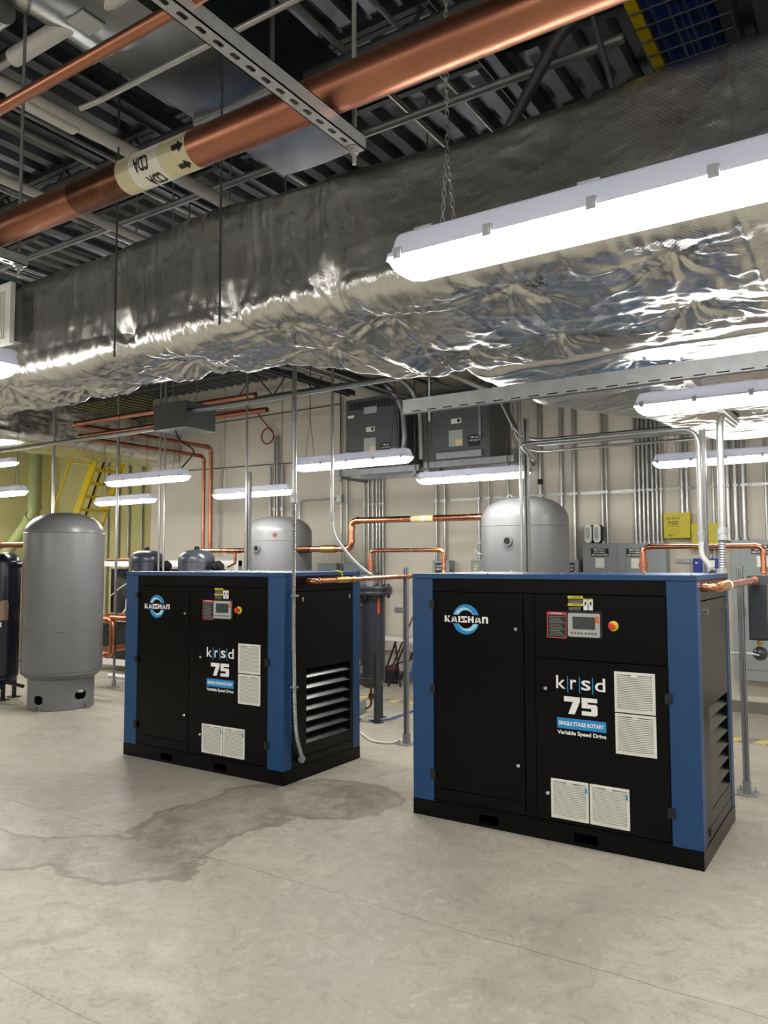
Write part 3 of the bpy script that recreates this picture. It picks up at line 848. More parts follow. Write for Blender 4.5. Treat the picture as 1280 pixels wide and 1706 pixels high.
lamp('large lit strip light hanging on chains in front of the foil duct', -1.24, 1.98, hang='chain', ends=(0.18, 1.09))
lamp('strip light whose end just shows at the left edge under the grille', -4.61, 1.98, hang='chain')
lamp('lit strip light high at the right edge, under the foil duct', -1.23, 4.65, hang='chain', ends=(0.24, 1.05), top=2.74)
lamp('lit strip light at the right edge before the wall conduits, lower one', -1.81, 7.40, ends=(0.16, 1.1))
lamp('lit strip light below the left dark grey transformer', -4.72, 5.72)
lamp('lit strip light directly under the right dark grey transformer', -4.25, 7.22, 2.575)
lamp('lit strip light above the middle grey tank, left of the tall conduit', -7.20, 7.10, 2.545)
lamp('lit strip light under the grey pull box on the left', -7.42, 5.65)
lamp('small lit strip light between the yellow ladder and the copper risers', -10.05, 7.45)
lamp('lit strip light at the left edge beside the green vent pipe, upper one', -12.77, 7.0, 3.28, ends=(0.16, 0.7))
lamp('lit strip light at the left edge above the dark towers, lower one', -10.43, 5.70)
for i, (x, y) in enumerate(((2.2, 1.98), (-8.2, 1.98), (-4.6, -0.9), (-1.2, -0.9), (2.2, -0.9), (-8.2, -0.9), (-4.6, -3.8), (-1.2, -3.8), (2.2, -3.8), (2.2, 4.65), (1.6, 7.4), (-11.8, 2.0), (-16.7, 8.4), (-16.7, 6.0), (-14.6, 4.2), (-11.8, -0.9))):  # farthest left ones added to light the alcove; the others continue the rows
    r = lamp('unseen strip light outside the picture, behind, beside and far left of the viewer', x, y, detail=False)
    r['group'] = 'strip lights outside the picture'

# ================================================================== COMPRESSORS
CL, CW, CH = 1.879, 1.03, 1.637
def crescent(rot, which, R=0.100, Ri=0.061):
    """ring half split into an outer and an inner crescent; which 0 = outer, 1 = inner"""
    pts_o, pts_m, pts_i = [], [], []
    cut = 0.030
    n = 24
    def pt(r, a): return (r * math.cos(a), r * math.sin(a))
    for k in range(n + 1):
        t = k / n
        ao0 = math.asin(cut / R); ai0 = math.asin(cut / Ri)
        mid = R - 0.004 - (R - Ri - 0.008) * t          # from near outer (left) to near inner (right)
        pts_o.append(pt(R, math.pi - ao0 - (math.pi - 2 * ao0) * t))
        am = math.asin(min(1, cut / mid)) if t in (0, 1) else None
        a0 = math.asin(cut / (R - 0.004)); a1 = math.asin(cut / (Ri + 0.004))
        aa = (math.pi - a0) * (1 - t) + a1 * t
        pts_m.append(pt(mid, aa))
        pts_i.append(pt(Ri, math.pi - ai0 - (math.pi - 2 * ai0) * t))
    A, B = (pts_o, pts_m) if which == 0 else (pts_m, pts_i)
    if which == 1: A = [(x * 0.975, z * 0.975 + 0.0006) for x, z in A]
    vs = A + B
    if rot: vs = [(-x, -z) for x, z in vs]
    fs = [(k, n + 1 + k, n + 2 + k, k + 1) for k in range(n)]
    return vs, fs

BLOCK = {
    'K': (1.0, [[(0, 0), (.33, 0), (.33, 1), (0, 1)], [(.33, .36), (.66, 1), (1, 1), (.60, .50), (.33, .62)], [(.33, .62), (.60, .50), (1, 0), (.66, 0), (.33, .40)]]),
    'A': (1.08, [[(0, 0), (.30, 0), (.52, 1), (.30, 1)], [(1.08, 0), (.78, 0), (.52, 1), (.78, 1)], [(.2, .16), (.9, .16), (.85, .40), (.25, .40)], [(.28, .78), (.8, .78), (.78, 1), (.30, 1)]]),
    'I': (.34, [[(0, 0), (.34, 0), (.34, 1), (0, 1)]]),
    'S': (1.0, [[(0, .74), (1, .74), (1, 1), (.1, 1), (0, .92)], [(0, .38), (.33, .38), (.33, .74), (0, .74)], [(0, .38), (1, .38), (1, .62), (0, .62)], [(.67, .26), (1, .26), (1, .62), (.67, .62)], [(0, 0), (.9, 0), (1, .08), (1, .26), (0, .26)]]),
    'H': (1.0, [[(0, 0), (.33, 0), (.33, 1), (0, 1)], [(.67, 0), (1, 0), (1, 1), (.67, 1)], [(.33, .37), (.67, .37), (.67, .63), (.33, .63)]]),
    'n': (1.0, [[(0, 0), (.33, 0), (.33, 1), (0, 1)], [(.67, 0), (1, 0), (1, .72), (.67, .72)], [(.33, .72), (1, .72), (1, .84), (.86, 1), (.33, 1)]]),
}
def block_word(word, x0, x1, z0, z1, y):
    adv = sum(BLOCK[c][0] for c in word) + 0.16 * (len(word) - 1)
    k = (x1 - x0) / adv; x = x0; out = []
    for c in word:
        mb = MB()
        for poly in BLOCK[c][1]:
            mb.add([(x + px * k, y, z0 + pz * (z1 - z0)) for px, pz in poly], [tuple(range(len(poly)))])
        out.append(mb); x += (BLOCK[c][0] + 0.16) * k
    return out

def vent_meshes():
    s = 0.237; b = 0.017
    mb = MB().box(0, s, -0.010, 0.0, 0, b).box(0, s, -0.010, 0.0, s - b, s).box(0, b, -0.010, 0.0, b, s - b).box(s - b, s, -0.010, 0.0, b, s - b)
    mb.box(s * 0.42, s * 0.58, -0.015, -0.004, s - b - 0.012, s - b)
    frame = mb.mesh('vent', 'vent', smooth=False)
    sl = MB(); n = 20; x0, x1 = b, s - b
    pitch = (s - 2 * b) / n
    for k in range(n):
        z = b + k * pitch
        for j in range(10):
            t0, t1 = j / 10, (j + 1) / 10
            def Y(t): return -0.007 - 0.012 * math.sin(math.pi * t) ** 0.8
            xa, xb = x0 + (x1 - x0) * t0, x0 + (x1 - x0) * t1
            zz = z + pitch * 0.66
            sl.add([(xa, Y(t0), z), (xb, Y(t1), z), (xb, Y(t1), zz), (xa, Y(t0), zz), (xa, Y(t0) + 0.006, zz), (xb, Y(t1) + 0.006, zz), (xa, -0.004, z), (xb, -0.004, z)],
                   [(0, 1, 2, 3), (3, 2, 5, 4), (6, 7, 1, 0)])
    slats = sl.mesh('vent_slats', 'vent', smooth=False)
    back = MB().box(b, s - b, -0.0045, -0.001, b, s - b).mesh('vent_backing', 'ventslot', smooth=False)
    return frame, slats, back
VENT, VSLATS, VBACK = vent_meshes()
LOCK = MB().lathe([(0.013, 0.0), (0.013, -0.008), (0.009, -0.012), (0.0, -0.012)], (0, 0, 0), 16, 'y').mesh('lock', 'chrome')
HINGE = MB().box(-0.020, 0.018, -0.014, 0.004, -0.028, 0.028).cyl((0.0, -0.012, -0.028), (0.0, -0.012, 0.028), 0.007, 10).mesh('hinge', 'blackmat')
SCREW = MB().lathe([(0.009, 0.0), (0.009, 0.004), (0.005, 0.006), (0, 0.006)], (0, 0, 0), 10).mesh('screw', 'chrome')

def slab(x0, x1, z0, z1, y=0.004, t=0.02): return MB().box(x0, x1, y, y + t, z0, z1)

def compressor(label, loc):
    C = thing('air_compressor', label, 'air compressor', loc, 'pair of black and blue air compressors')
    # base with fork pockets
    b = MB(); h = 0.103
    px = ((0.496, 0.636), (1.135, 1.28))
    for y0, y1 in ((0, 0.03), (CW - 0.03, CW)):
        xs = 0.0
        for a, c in px:
            b.box(xs, a, y0, y1, 0, h); b.box(a, c, y0, y1, 0, 0.022); b.box(a, c, y0, y1, 0.078, h); xs = c
        b.box(xs, CL, y0, y1, 0, h)
    b.box(0, 0.03, 0.03, CW - 0.03, 0, h).box(CL - 0.03, CL, 0.03, CW - 0.03, 0, h)
    for a, c in px: b.box(a - 0.004, a, 0.03, CW - 0.03, 0.015, 0.085).box(c, c + 0.004, 0.03, CW - 0.03, 0.015, 0.085).box(a, c, 0.03, CW - 0.03, 0.015, 0.022)
    b.build('base', 'black', C, smooth=False)
    MB().box(0.02, CL - 0.065, 0.024, CW - 0.02, h, 1.59).build('inner_body', 'void', C, smooth=False)
    # corner posts
    for x0, x1, y0, y1 in ((0, 0.162, 0, 0.10), (1.711, CL, 0, 0.098), (0, 0.162, CW - 0.10, CW), (1.711, CL, CW - 0.10, CW)):
        MB().box(x0, x1, y0, y1, h + 0.002, 1.603).build('corner_post', 'blue', C, smooth=False, bevel=0.004)
    top = MB().box(-0.002, CL + 0.002, -0.002, CW + 0.002, 1.604, CH).build('top_cover', 'blue', C, smooth=False, bevel=0.003)
    for i, (x, y) in enumerate([(0.05 + 0.257 * k, 0.03) for k in range(8)] + [(0.05 + 0.257 * k, CW - 0.03) for k in range(8)]):
        place('screw', SCREW, top, loc=(x, y, CH))
    slab(0.164, 1.709, 1.517, 1.602).build('header_panel', 'black', C, smooth=False, bevel=0.002)
    slab(0.164, 1.709, h + 0.002, 0.118, 0.001).build('sill', 'black', C, smooth=False)
    slab(0.164, 0.82, 0.121, 0.195).build('kick_panel', 'black', C, smooth=False, bevel=0.002)
    slab(0.826, 0.897, 0.121, 1.512, 0.006).build('mullion', 'black', C, smooth=False, bevel=0.002)
    # left door
    d = slab(0.166, 0.821, 0.200, 1.511).build('door', 'black', C, smooth=False, bevel=0.003)
    for z in (1.427, 0.858, 0.287): place('hinge', HINGE, d, loc=(0.163, 0, z))
    for x, z in ((0.772, 1.285), (0.777, 0.425)): place('lock', LOCK, d, loc=(x, 0.004, z))
    lc = (0.414, 1.334)
    for rot in (0, 1):
        for w, mt, yy in ((0, 'print_blue', 0.0030), (1, 'print_light', 0.0026)):
            vs, fs = crescent(rot, w)
            MB().add([(lc[0] + x, yy, lc[1] + z) for x, z in vs], fs).build('logo_ring', mt, d, smooth=False, fix=False)
    for mbl in block_word('KAISHAn', 0.254, 0.577, 1.312, 1.355, 0.0022): mbl.build('logo_letter', 'print_white', d, smooth=False)
    # control panel
    p = slab(0.901, 1.707, 1.116, 1.512).build('control_panel', 'black', C, smooth=False, bevel=0.003)
    hm = MB().prism_y(rounded_rect(1.113, 1.337, 1.250, 1.414, 0.012), -0.006, 0.004).build('display_mount', 'blackmat', p, smooth=False)
    MB().prism_y(rounded_rect(1.126, 1.323, 1.258, 1.401, 0.009), -0.014, -0.006).build('display_bezel', 'hmi', p, smooth=False)
    MB().box(1.155, 1.296, -0.0152, -0.0139, 1.304, 1.380).build('screen', 'screen', p, smooth=False)
    MB().box(1.298, 1.319, -0.0148, -0.0139, 1.345, 1.385).build('bezel_mark', 'orange', p, smooth=False)
    for i, x in enumerate((1.149, 1.170, 1.190, 1.210, 1.237, 1.258, 1.278, 1.298)):
        MB().box(x - 0.0065, x + 0.0065, -0.0155, -0.0139, 1.2735, 1.2865).build('key', 'print_red' if i == 1 else 'btn', p, smooth=False)
    e = MB().lathe([(0.030, 0.004), (0.030, -0.004), (0.026, -0.006), (0.0, -0.006)], (1.402, 0, 1.331), 28, 'y').build('stop_collar', 'print_yellow', p)
    MB().lathe([(0.012, -0.006), (0.012, -0.022), (0.020, -0.026), (0.021, -0.036), (0.016, -0.041), (0.0, -0.042)], (1.402, 0, 1.331), 28, 'y').build('stop_button', 'red', p)
    s = MB().prism_y(rounded_rect(0.984, 1.110, 1.242, 1.404, 0.006), 0.0022, 0.0042).build('warning_sticker', 'print_red', p, smooth=False)
    MB().prism_y(rounded_rect(0.989, 1.105, 1.247, 1.386, 0.004), 0.0014, 0.0024).build('sticker_body', 'print_black', p, smooth=False)
    t = MB()
    for k in range(13):
        z = 1.378 - 0.0097 * k
        t.box(0.994 + 0.006 * (k % 3), 1.100 - 0.01 * ((k * 7) % 4), 0.0008, 0.0014, z - 0.0042, z)
    t.build('sticker_text', 'print_grey', p, smooth=False)
    text_mb('WARNING', 1.012, 1.082, 1.391, 1.400, 0.0018, bold=0.02).build('sticker_title', 'print_light', p, smooth=False)
    for z0, z1, tx in ((1.489, 1.506, 'WARNING'), (1.444, 1.460, 'CAUTION')):
        MB().box(1.121, 1.218, 0.0024, 0.0042, z0, z1).build('caution_label', 'print_yellow', p, smooth=False)
        text_mb('\u25b2 ' + tx if False else tx, 1.148, 1.206, z0 + 0.0035, z1 - 0.0035, 0.002, bold=0.02).build('caution_text', 'print_black', p, smooth=False)
    t = MB()
    for z in (1.482, 1.475, 1.468, 1.437, 1.430, 1.423): t.box(1.126, 1.212 if z > 1.44 else 1.202, 0.0024, 0.0042, z - 0.0045, z)
    t.build('caution_small_print', 'print_grey', p, smooth=False)
    for x in (1.219, 1.251):
        MB().box(x, x + 0.028, 0.0024, 0.0042, 1.447, 1.490).box(x + 0.001, x + 0.027, 0.0034, 0.0044, 1.42, 1.445).build('pictogram_label', 'print_white', p, smooth=False)
        MB().box(x, x + 0.028, 0.0018, 0.0025, 1.481, 1.490).build('pictogram_band', 'print_yellow', p, smooth=False)
        MB().prism_y([(x + 0.008, 1.455), (x + 0.014, 1.450), (x + 0.020, 1.456), (x + 0.020, 1.468), (x + 0.016, 1.476), (x + 0.012, 1.470), (x + 0.008, 1.466)], 0.0016, 0.0025).build('pictogram', 'print_black', p, smooth=False)
    # right access door
    a = slab(0.901, 1.707, 0.121, 1.111).build('access_door', 'black', C, smooth=False, bevel=0.003)
    for z in (0.931, 0.289):
        hg = place('hinge', HINGE, a, loc=(1.710, 0, z)); hg.scale = (-1, 1, 1)
    for x, z in ((0.967, 0.928), (0.970, 0.287)): place('lock', LOCK, a, loc=(x, 0.004, z))
    yy = 0.0024
    for ch, x0, x1, z1 in (('k', 1.037, 1.097, 1.014), ('r', 1.128, 1.166, 0.994), ('s', 1.197, 1.255, 0.995), ('d', 1.281, 1.345, 1.014)):
        text_mb(ch, x0, x1, 0.934, z1, yy, bold=0.008).build('lettering', 'print_white', a, smooth=False)
    for x in (1.111, 1.186, 1.267):
        MB().box(x - 0.003, x + 0.003, yy, 0.0042, 0.915, 1.013).build('divider_bar', 'print_blue', a, smooth=False)
    MB().prism_y([(1.086, 0.889), (1.186, 0.889), (1.186, 0.862), (1.152, 0.784), (1.112, 0.784), (1.142, 0.858), (1.086, 0.858)], yy, 0.0042).build('lettering', 'print_white', a, smooth=False)
    five = [(1.197, 0.889), (1.293, 0.889), (1.293, 0.864), (1.234, 0.864), (1.234, 0.852), (1.284, 0.852), (1.294, 0.842), (1.294, 0.794), (1.284, 0.784), (1.197, 0.784), (1.197, 0.809), (1.256, 0.809), (1.256, 0.827), (1.197, 0.827)]
    MB().prism_y(five, yy, 0.0042).build('lettering', 'print_white', a, smooth=False)
    MB().box(1.039, 1.345, 0.0026, 0.0042, 0.693, 0.757).build('blue_banner', 'print_blue', a, smooth=False)
    text_mb('SINGLE STAGE ROTARY', 1.050, 1.334, 0.713, 0.738, 0.0020, bold=0.03).build('lettering', 'print_white', a, smooth=False)
    text_mb('Variable Speed Drive', 1.040, 1.344, 0.650, 0.682, 0.0024, bold=0.03).build('lettering', 'print_white', a, smooth=False)
    for x, z in ((1.400, 0.827), (1.401, 0.583), (0.994, 0.146), (1.238, 0.146)):
        v = place('vent', VENT, a, loc=(x, 0.004, z), bevel=0.003)
        sl = place('vent_slats', VSLATS, a, loc=(x, 0.004, z)); sl['kind'] = 'stuff'
        place('vent_backing', VBACK, a, loc=(x, 0.004, z))
        if z < 0.2:
            MB().box(x + 0.218, x + 0.229, -0.0070, -0.0058, z + 0.175, z + 0.205).build('vent_mark', 'print_blue', a, smooth=False)
    # right end panel with louvres
    X = CL
    def sp(y0, y1, z0, z1, name, x0=X - 0.024, x1=X - 0.004, mt='black', bv=0.002):
        return MB().box(x0, x1, y0, y1, z0, z1).build(name, mt, C, smooth=False, bevel=bv)
    sp(0.10, 0.928, 1.487, 1.602, 'end_header')
    sp(0.10, 0.928, h + 0.002, 0.175, 'end_kick_panel')
    ep = MB().box(X - 0.024, X - 0.004, 0.104, 0.926, 0.86, 1.481).box(X - 0.024, X - 0.004, 0.104, 0.926, 0.18, 0.262).box(X - 0.024, X - 0.004, 0.104, 0.285, 0.262, 0.86).box(X - 0.024, X - 0.004, 0.884, 0.926, 0.262, 0.86).build('end_panel', 'black', C, smooth=False)
    bl = MB().prism_y([(0.0, 0.0), (0.0, 0.005), (-0.052, 0.058), (-0.052, 0.053)], 0.285, 0.884).mesh('louvre_blade', 'blackgloss', smooth=False)
    for k in range(7): place('louvre_blade', bl, ep, loc=(X - 0.006, 0, 0.266 + k * 0.0865))
    for y in (0.21, 0.853):
        MB().tube([(X - 0.004, y, 1.43), (X + 0.012, y, 1.43)], 0.010, 10).box(X + 0.01, X + 0.018, y - 0.006, y + 0.006, 1.405, 1.44).build('latch', 'chrome', ep)
    MB().lathe([(0.026, 0.0), (0.026, 0.003), (0.0, 0.003)], (X - 0.004, 0.199, 0.155), 24, 'x').build('cable_hole', 'void', ep)
    # left end, plain
    MB().box(0.004, 0.02, 0.10, CW - 0.10, h, 1.6).build('end_panel', 'black', C, smooth=False)
    MB().box(0.164, 1.709, CW - 0.02, CW - 0.004, h, 1.6).build('rear_panel', 'black', C, smooth=False)
    for z in (0.25, 0.9):
        MB().box(-0.012, 0.004, 0.15, 0.17, z - 0.02, z + 0.02).build('latch', 'blackmat', C, smooth=False)
    return C
LCX, RCX, CY0 = -3.9676 - CL, -0.9227 - CL, 4.66
compressor('left black and blue air compressor with vertical flexible conduit at its corner', (LCX, CY0, 0))
compressor('right black and blue air compressor, nearest and largest in view', (RCX, CY0, 0))

# ================================================================== CONDUIT DROPS AT THE COMPRESSORS
def flex(path, r, bend=0.1, ribs=0.016):
    p = fillet(path, bend, 10); d = [0.0]
    for a, b in zip(p, p[1:]): d.append(d[-1] + (b - a).length)
    n = int(d[-1] / ribs) * 2; out, rr = [], []
    j = 0
    for k in range(n + 1):
        s = d[-1] * k / n
        while j < len(d) - 2 and d[j + 1] < s: j += 1
        t = (s - d[j]) / max(1e-9, d[j + 1] - d[j]); out.append(p[j].lerp(p[j + 1], t)); rr.append(r if k % 2 else r * 0.78)
    return MB().tube(out, rr, 12)
def drop(label, rigid, fl, r, rf, mat='conduit', matf='galv', ribbed=True):
    base = Vector(fl[-1]); root = thing('conduit_drop', label, 'conduit', base)
    R = [Vector(q) - base for q in rigid]; Fp = [Vector(q) - base for q in fl]
    MB().tube(fillet(R, 0.12, 8), r, 14).build('rigid_conduit', mat, root)
    (flex(Fp, rf) if ribbed else MB().tube(fillet(Fp, 0.12, 8), rf, 12)).build('flexible_conduit', matf, root)
    c = Fp[0]
    MB().cyl(c + Vector((0, 0, -0.05)), c + Vector((0, 0, 0.03)), max(r, rf) * 1.3, 14).lathe([(max(r, rf) * 1.55, -0.01), (max(r, rf) * 1.55, 0.012)], tuple(c), 6).build('coupling', 'galv', root)
    e = Fp[-1]
    MB().cyl(e - (Fp[-1] - Fp[-2]).normalized() * 0.03, e, rf * 1.35, 14).build('end_fitting', 'galv', root)
    return root
dr = drop('tall rigid conduit with ribbed flexible end down the corner of the left compressor', [(-3.935, 4.735, 4.3), (-3.935, 4.735, 2.24)], [(-3.935, 4.735, 2.24), (-3.935, 4.735, 1.2), (-3.93, 4.745, 0.62), (-3.925, 4.76, 0.36), (-3.93, 4.85, 0.165)], 0.019, 0.0165)
for z in (1.455, 0.745):
    MB().box(-0.025, 0.025, -0.13, -0.085, z - 0.165 - 0.008, z - 0.165 + 0.008).build('strap', 'galv', dr, smooth=False)
MB().lathe([(0.024, 0), (0.024, -0.03), (0.018, -0.035)], (0, 0.0, 0.0), 16, 'x').build('elbow_fitting', 'galv', dr)
drop('slim conduit with smooth grey tail dropping behind the left compressor', [(-4.05, 5.4, 4.3), (-4.06, 5.4, 2.13)], [(-4.06, 5.4, 2.13), (-4.06, 5.42, 1.95), (-3.98, 5.62, 1.72), (-3.92, 5.8, 1.6)], 0.0135, 0.0125, matf='wirewhite', ribbed=False)
dr = drop('rigid conduit bent from overhead, grey tail onto the right compressor top', [(-2.55, 6.3, 2.60), (-2.35, 5.55, 2.62), (-1.06, 5.55, 2.62), (-1.06, 5.55, 1.9)], [(-1.06, 5.55, 1.9), (-1.06, 5.54, 1.75), (-1.0, 5.5, 1.69), (-0.975, 5.44, 1.64)], 0.018, 0.018, matf='whitepipe', ribbed=False)
drop('thicker conduit with ribbed flexible end at the right compressor rear corner', [(-0.87, 5.8, 2.66), (-0.88, 5.3, 2.66), (-0.885, 5.3, 1.9)], [(-0.885, 5.3, 1.9), (-0.89, 5.3, 1.75), (-0.895, 5.3, 1.64)], 0.023, 0.024)

# ================================================================== STRUT POSTS
def post(label, x, y, h, plate=True, w=0.041, z0=0.0):
    root = thing('strut_post', label, 'post', (x, y, z0))
    z = 0.008 if plate else 0.0
    mb = MB().box(-w / 2, -w / 2 + 0.003, -w / 2, w / 2, z, h).box(w / 2 - 0.003, w / 2, -w / 2, w / 2, z, h).box(-w / 2, w / 2, w / 2 - 0.003, w / 2, z, h).box(-w / 2, -w / 2 + 0.01, -w / 2, -w / 2 + 0.003, z, h).box(w / 2 - 0.01, w / 2, -w / 2, -w / 2 + 0.003, z, h)
    mb.build('channel', 'galv', root, smooth=False)
    if plate:
        MB().box(-0.075, 0.075, -0.075, 0.075, 0, 0.008).build('base_plate', 'galv', root, smooth=False)
        MB().box(-0.026, 0.026, -0.026, 0.026, 0.008, 0.10).build('post_socket', 'galvdull', root, smooth=False)
        bm = MB().lathe([(0.010, 0.008), (0.010, 0.018)], (0, 0, 0), 6).cyl((0, 0, 0.018), (0, 0, 0.045), 0.006, 8).mesh('anchor_bolt', 'galv')
        for sx in (-1, 1):
            for sy in (-1, 1): place('anchor_bolt', bm, root, loc=(sx * 0.052, sy * 0.052, 0))
    return root
post('steel channel post between the two compressors', -3.89, 6.35, 1.665)
post('steel channel post right of the right compressor', -0.945, 6.35, 1.68)
post('steel channel post behind the left compressor beside the middle tank', -5.92, 6.35, 2.72)
post('tall steel channel post in front of the right rear tank', -2.64, 6.35, 2.98)
post('steel channel post behind the right compressor beside the bent conduit', -1.09, 5.85, 2.66)
def pole(label, x, y, z0, z1, r, mat='conduit', name='conduit'):
    o = MB().cyl((0, 0, 0), (0, 0, z1 - z0), r, 12).build(name, mat); o.location = (x, y, z0)
    return tag(o, label, 'conduit')
pole('conduit rising beside the channel post by the middle tank', -5.97, 6.36, 1.5, 4.3, 0.013)
pole('conduit rising beside the tall channel post at the right rear tank', -2.70, 6.36, 1.5, 3.6, 0.014)
p_ = pole('thin floor to ceiling pole left of the left compressor', -9.06, 7.04, 0.0, 4.3, 0.018)
MB().box(-0.06, 0.06, -0.06, 0.06, 0, 0.008).cyl((0, 0, 0.008), (0, 0, 0.09), 0.03, 12).build('base_socket', 'galv', p_)
pole('left one of two slim poles behind the dark vessels', -8.02, 6.9, 0.0, 4.3, 0.014)
pole('right one of two slim poles behind the dark vessels', -7.93, 6.9, 0.0, 4.3, 0.014)
pole('shiny pole rising behind the left grey tank', -9.9, 6.6, 0.0, 3.9, 0.02)

# hung channels and conduits under the ducts
o = MB().box(-2.28, 1.4, -0.021, 0.021, 0, 0.080).build('strut_channel', 'galvdull', smooth=False); o.location = (0, 3.72, 2.555)
tag(o, 'long grey double channel hung under the foil duct, right half', 'strut')
_h = MB()
for k in range(36): _h.box(-2.22 + k * 0.1, -2.165 + k * 0.1, -0.0215, -0.0205, 0.006, 0.012)
_h.build('slot', 'void', o, smooth=False)
for x in (-2.12, 0.9): rod('rod holding the long double channel under the foil duct', x, 3.72, 2.5, 4.78, 0.006, group='rods of the long double channel')
o = MB().box(-0.021, 0.021, 0, 1.8, 0, 0.041).build('strut_channel', 'galv', smooth=False); o.location = (-0.90, 4.3, 2.712)
tag(o, 'short channel running back above the right compressor, near the right lamp', 'strut')
for i, (y, z, r) in enumerate(((7.55, 2.97, 0.02), (7.65, 2.93, 0.018), (7.62, 2.86, 0.014))):
    pipe('conduit', 'one of three conduits running sideways under the foil duct before the rear wall', 'conduit', [(-3.5, y, 3.6), (-3.2, y, z), (1.5, y, z)], r, 'conduit', 0.25, group='sideways conduits before the rear wall')
o = MB().box(0, 0.46, 0, 0.40, 0, 0.26).build('pull_box', 'xfmr', smooth=False, bevel=0.004); o.location = (-6.15, 5.2, 3.04)
tag(o, 'grey steel pull box hung under the foil duct on the left', 'box')
MB().box(0.0, 0.46, -0.004, 0.0, 0.0, 0.26).build('cover', 'xfmr', o, smooth=False, bevel=0.002)
rod('rod holding the left end of the pull box', -6.1, 5.4, 3.3, 4.3); rod('rod holding the right end of the pull box', -5.75, 5.4, 3.3, 4.3)
pipe('conduit', 'long conduit entering the pull box from the left', 'conduit', [(-9.6, 5.28, 3.078), (-6.15, 5.28, 3.078)], 0.022, 'conduit')
pipe('conduit', 'long conduit leaving the pull box to the right', 'conduit', [(-5.69, 5.28, 3.205), (-2.4, 5.28, 3.225)], 0.026, 'galvdull')
pipe('cable', 'dark cable curving down from the pull box to the lamp', 'cable', [(-5.95, 5.3, 3.06), (-5.95, 5.35, 2.95), (-5.85, 5.5, 2.85), (-6.2, 5.62, 2.71)], 0.008, 'rubber', 0.15)
# ================================================================== TANKS
def dome(R, z0, z1, h, n=10, ztop=True):
    return [(R * math.cos(math.pi / 2 * k / n), z1 + h * math.sin(math.pi / 2 * k / n)) for k in range(n + 1)]
def tank(label, x, y, R, zb, zt, hd, skirt_r, seams, holes=True):
    root = thing('air_tank', label, 'tank', (x, y, 0))
    prof = [(max(1e-4, R * math.sin(math.pi / 2 * k / 10)), zb + 0.7 * hd - 0.7 * hd * math.cos(math.pi / 2 * k / 10)) for k in range(11)]
    prof += [(r if r > 1e-4 else 0.0, z) for r, z in [(R * math.cos(math.pi / 2 * k / 12) ** 0.75, zt - hd + hd * math.sin(math.pi / 2 * k / 12) ** 1.1) for k in range(13)]]
    MB().lathe(prof, n=72).build('shell', 'tank', root)
    for z in seams:
        MB().lathe([(R - 0.002, z - 0.006), (R + 0.004, z), (R - 0.002, z + 0.006)], n=72).build('weld_seam', 'tank', root)
    n, dz = 200, 0.0125
    rows = int((zb + 0.7 * hd * 0.5) / dz); mb = MB()
    hl = [(-0.72, 0.125, 0.062, 0.05), (0.62, 0.165, 0.075, 0.055), (2.5, 0.15, 0.06, 0.05)] if holes else []
    a_cam = math.atan2(-y, -x)
    vs = [(skirt_r * math.cos(2 * math.pi * k / n), skirt_r * math.sin(2 * math.pi * k / n), j * dz) for j in range(rows + 1) for k in range(n)]
    fs = []
    for j in range(rows):
        for k in range(n):
            a = 2 * math.pi * (k + 0.5) / n; z = (j + 0.5) * dz; skip = False
            for (da, hz, hw, hh) in hl:
                u = ((a - a_cam - da + math.pi) % (2 * math.pi) - math.pi) * skirt_r
                if (abs(u) / hw) ** 2.6 + (abs(z - hz) / hh) ** 2.6 < 1: skip = True
            if not skip: fs.append((j * n + k, j * n + (k + 1) % n, (j + 1) * n + (k + 1) % n, (j + 1) * n + k))
    mb.add(vs, fs); sk = mb.build('skirt', 'tank', root)
    so = sk.modifiers.new('wall', 'SOLIDIFY'); so.thickness = 0.008; so.offset = -1
    if holes:
        MB().lathe([(0.0, 0.004), (skirt_r - 0.03, 0.004)], n=32).build('skirt_floor', 'void', root)
        for da in (-0.78, 0.78, 2.3, -2.3):
            a = a_cam + da; cx, cy = (skirt_r + 0.015) * math.cos(a), (skirt_r + 0.015) * math.sin(a)
            MB().box(cx - 0.035, cx + 0.035, cy - 0.035, cy + 0.035, 0.001, 0.012).cyl((cx, cy, 0.012), (cx, cy, 0.06), 0.009, 8).build('foot_bracket', 'tank', root)
    return root
def port(root, R, ang, z, r=0.045, depth=0.05, mat='tank', cap='void'):
    a = Vector((math.cos(ang), math.sin(ang), 0)); b = Vector((0, 0, z))
    MB().cyl(b + a * (R - 0.02), b + a * (R + depth), r, 24).build('port', mat, root)
    if cap: MB().cyl(b + a * (R + depth), b + a * (R + depth + 0.004), r * 0.62, 16).build('port_plug', cap, root)
t = tank('tall grey air tank standing on its skirt at the left', -8.44, 5.80, 0.462, 0.27, 2.33, 0.27, 0.375, (2.075, 0.92, 0.42))
a_cam = math.atan2(-5.8, 8.44)
port(t, 0.455, a_cam - 1.25, 0.58, 0.012, 0.03, 'chrome', None)
t = tank('grey air tank behind the left compressor, only its upper part visible', -6.92, 8.0, 0.452, 0.3, 2.335, 0.22, 0.37, (2.0,), False)
port(t, 0.445, math.atan2(-8, 6.92) - 0.65, 1.90, 0.055, 0.03)
port(t, 0.44, math.atan2(-8, 6.92) - 0.1, 2.07, 0.028, 0.012, 'copperdark', None)
t = tank('grey air tank behind the right compressor with a lifting eye on top', -3.36, 8.0, 0.476, 0.3, 2.43, 0.25, 0.39, (2.1,), False)
port(t, 0.468, math.atan2(-8, 3.36) - 0.38, 1.935, 0.055, 0.03)
MB().tube([(-0.13 + 0.035 * math.cos(q), -0.1, 2.395 + 0.055 * math.sin(q)) for q in [math.pi * k / 10 for k in range(11)]], 0.008, 8).build('lifting_eye', 'galvdull', t)
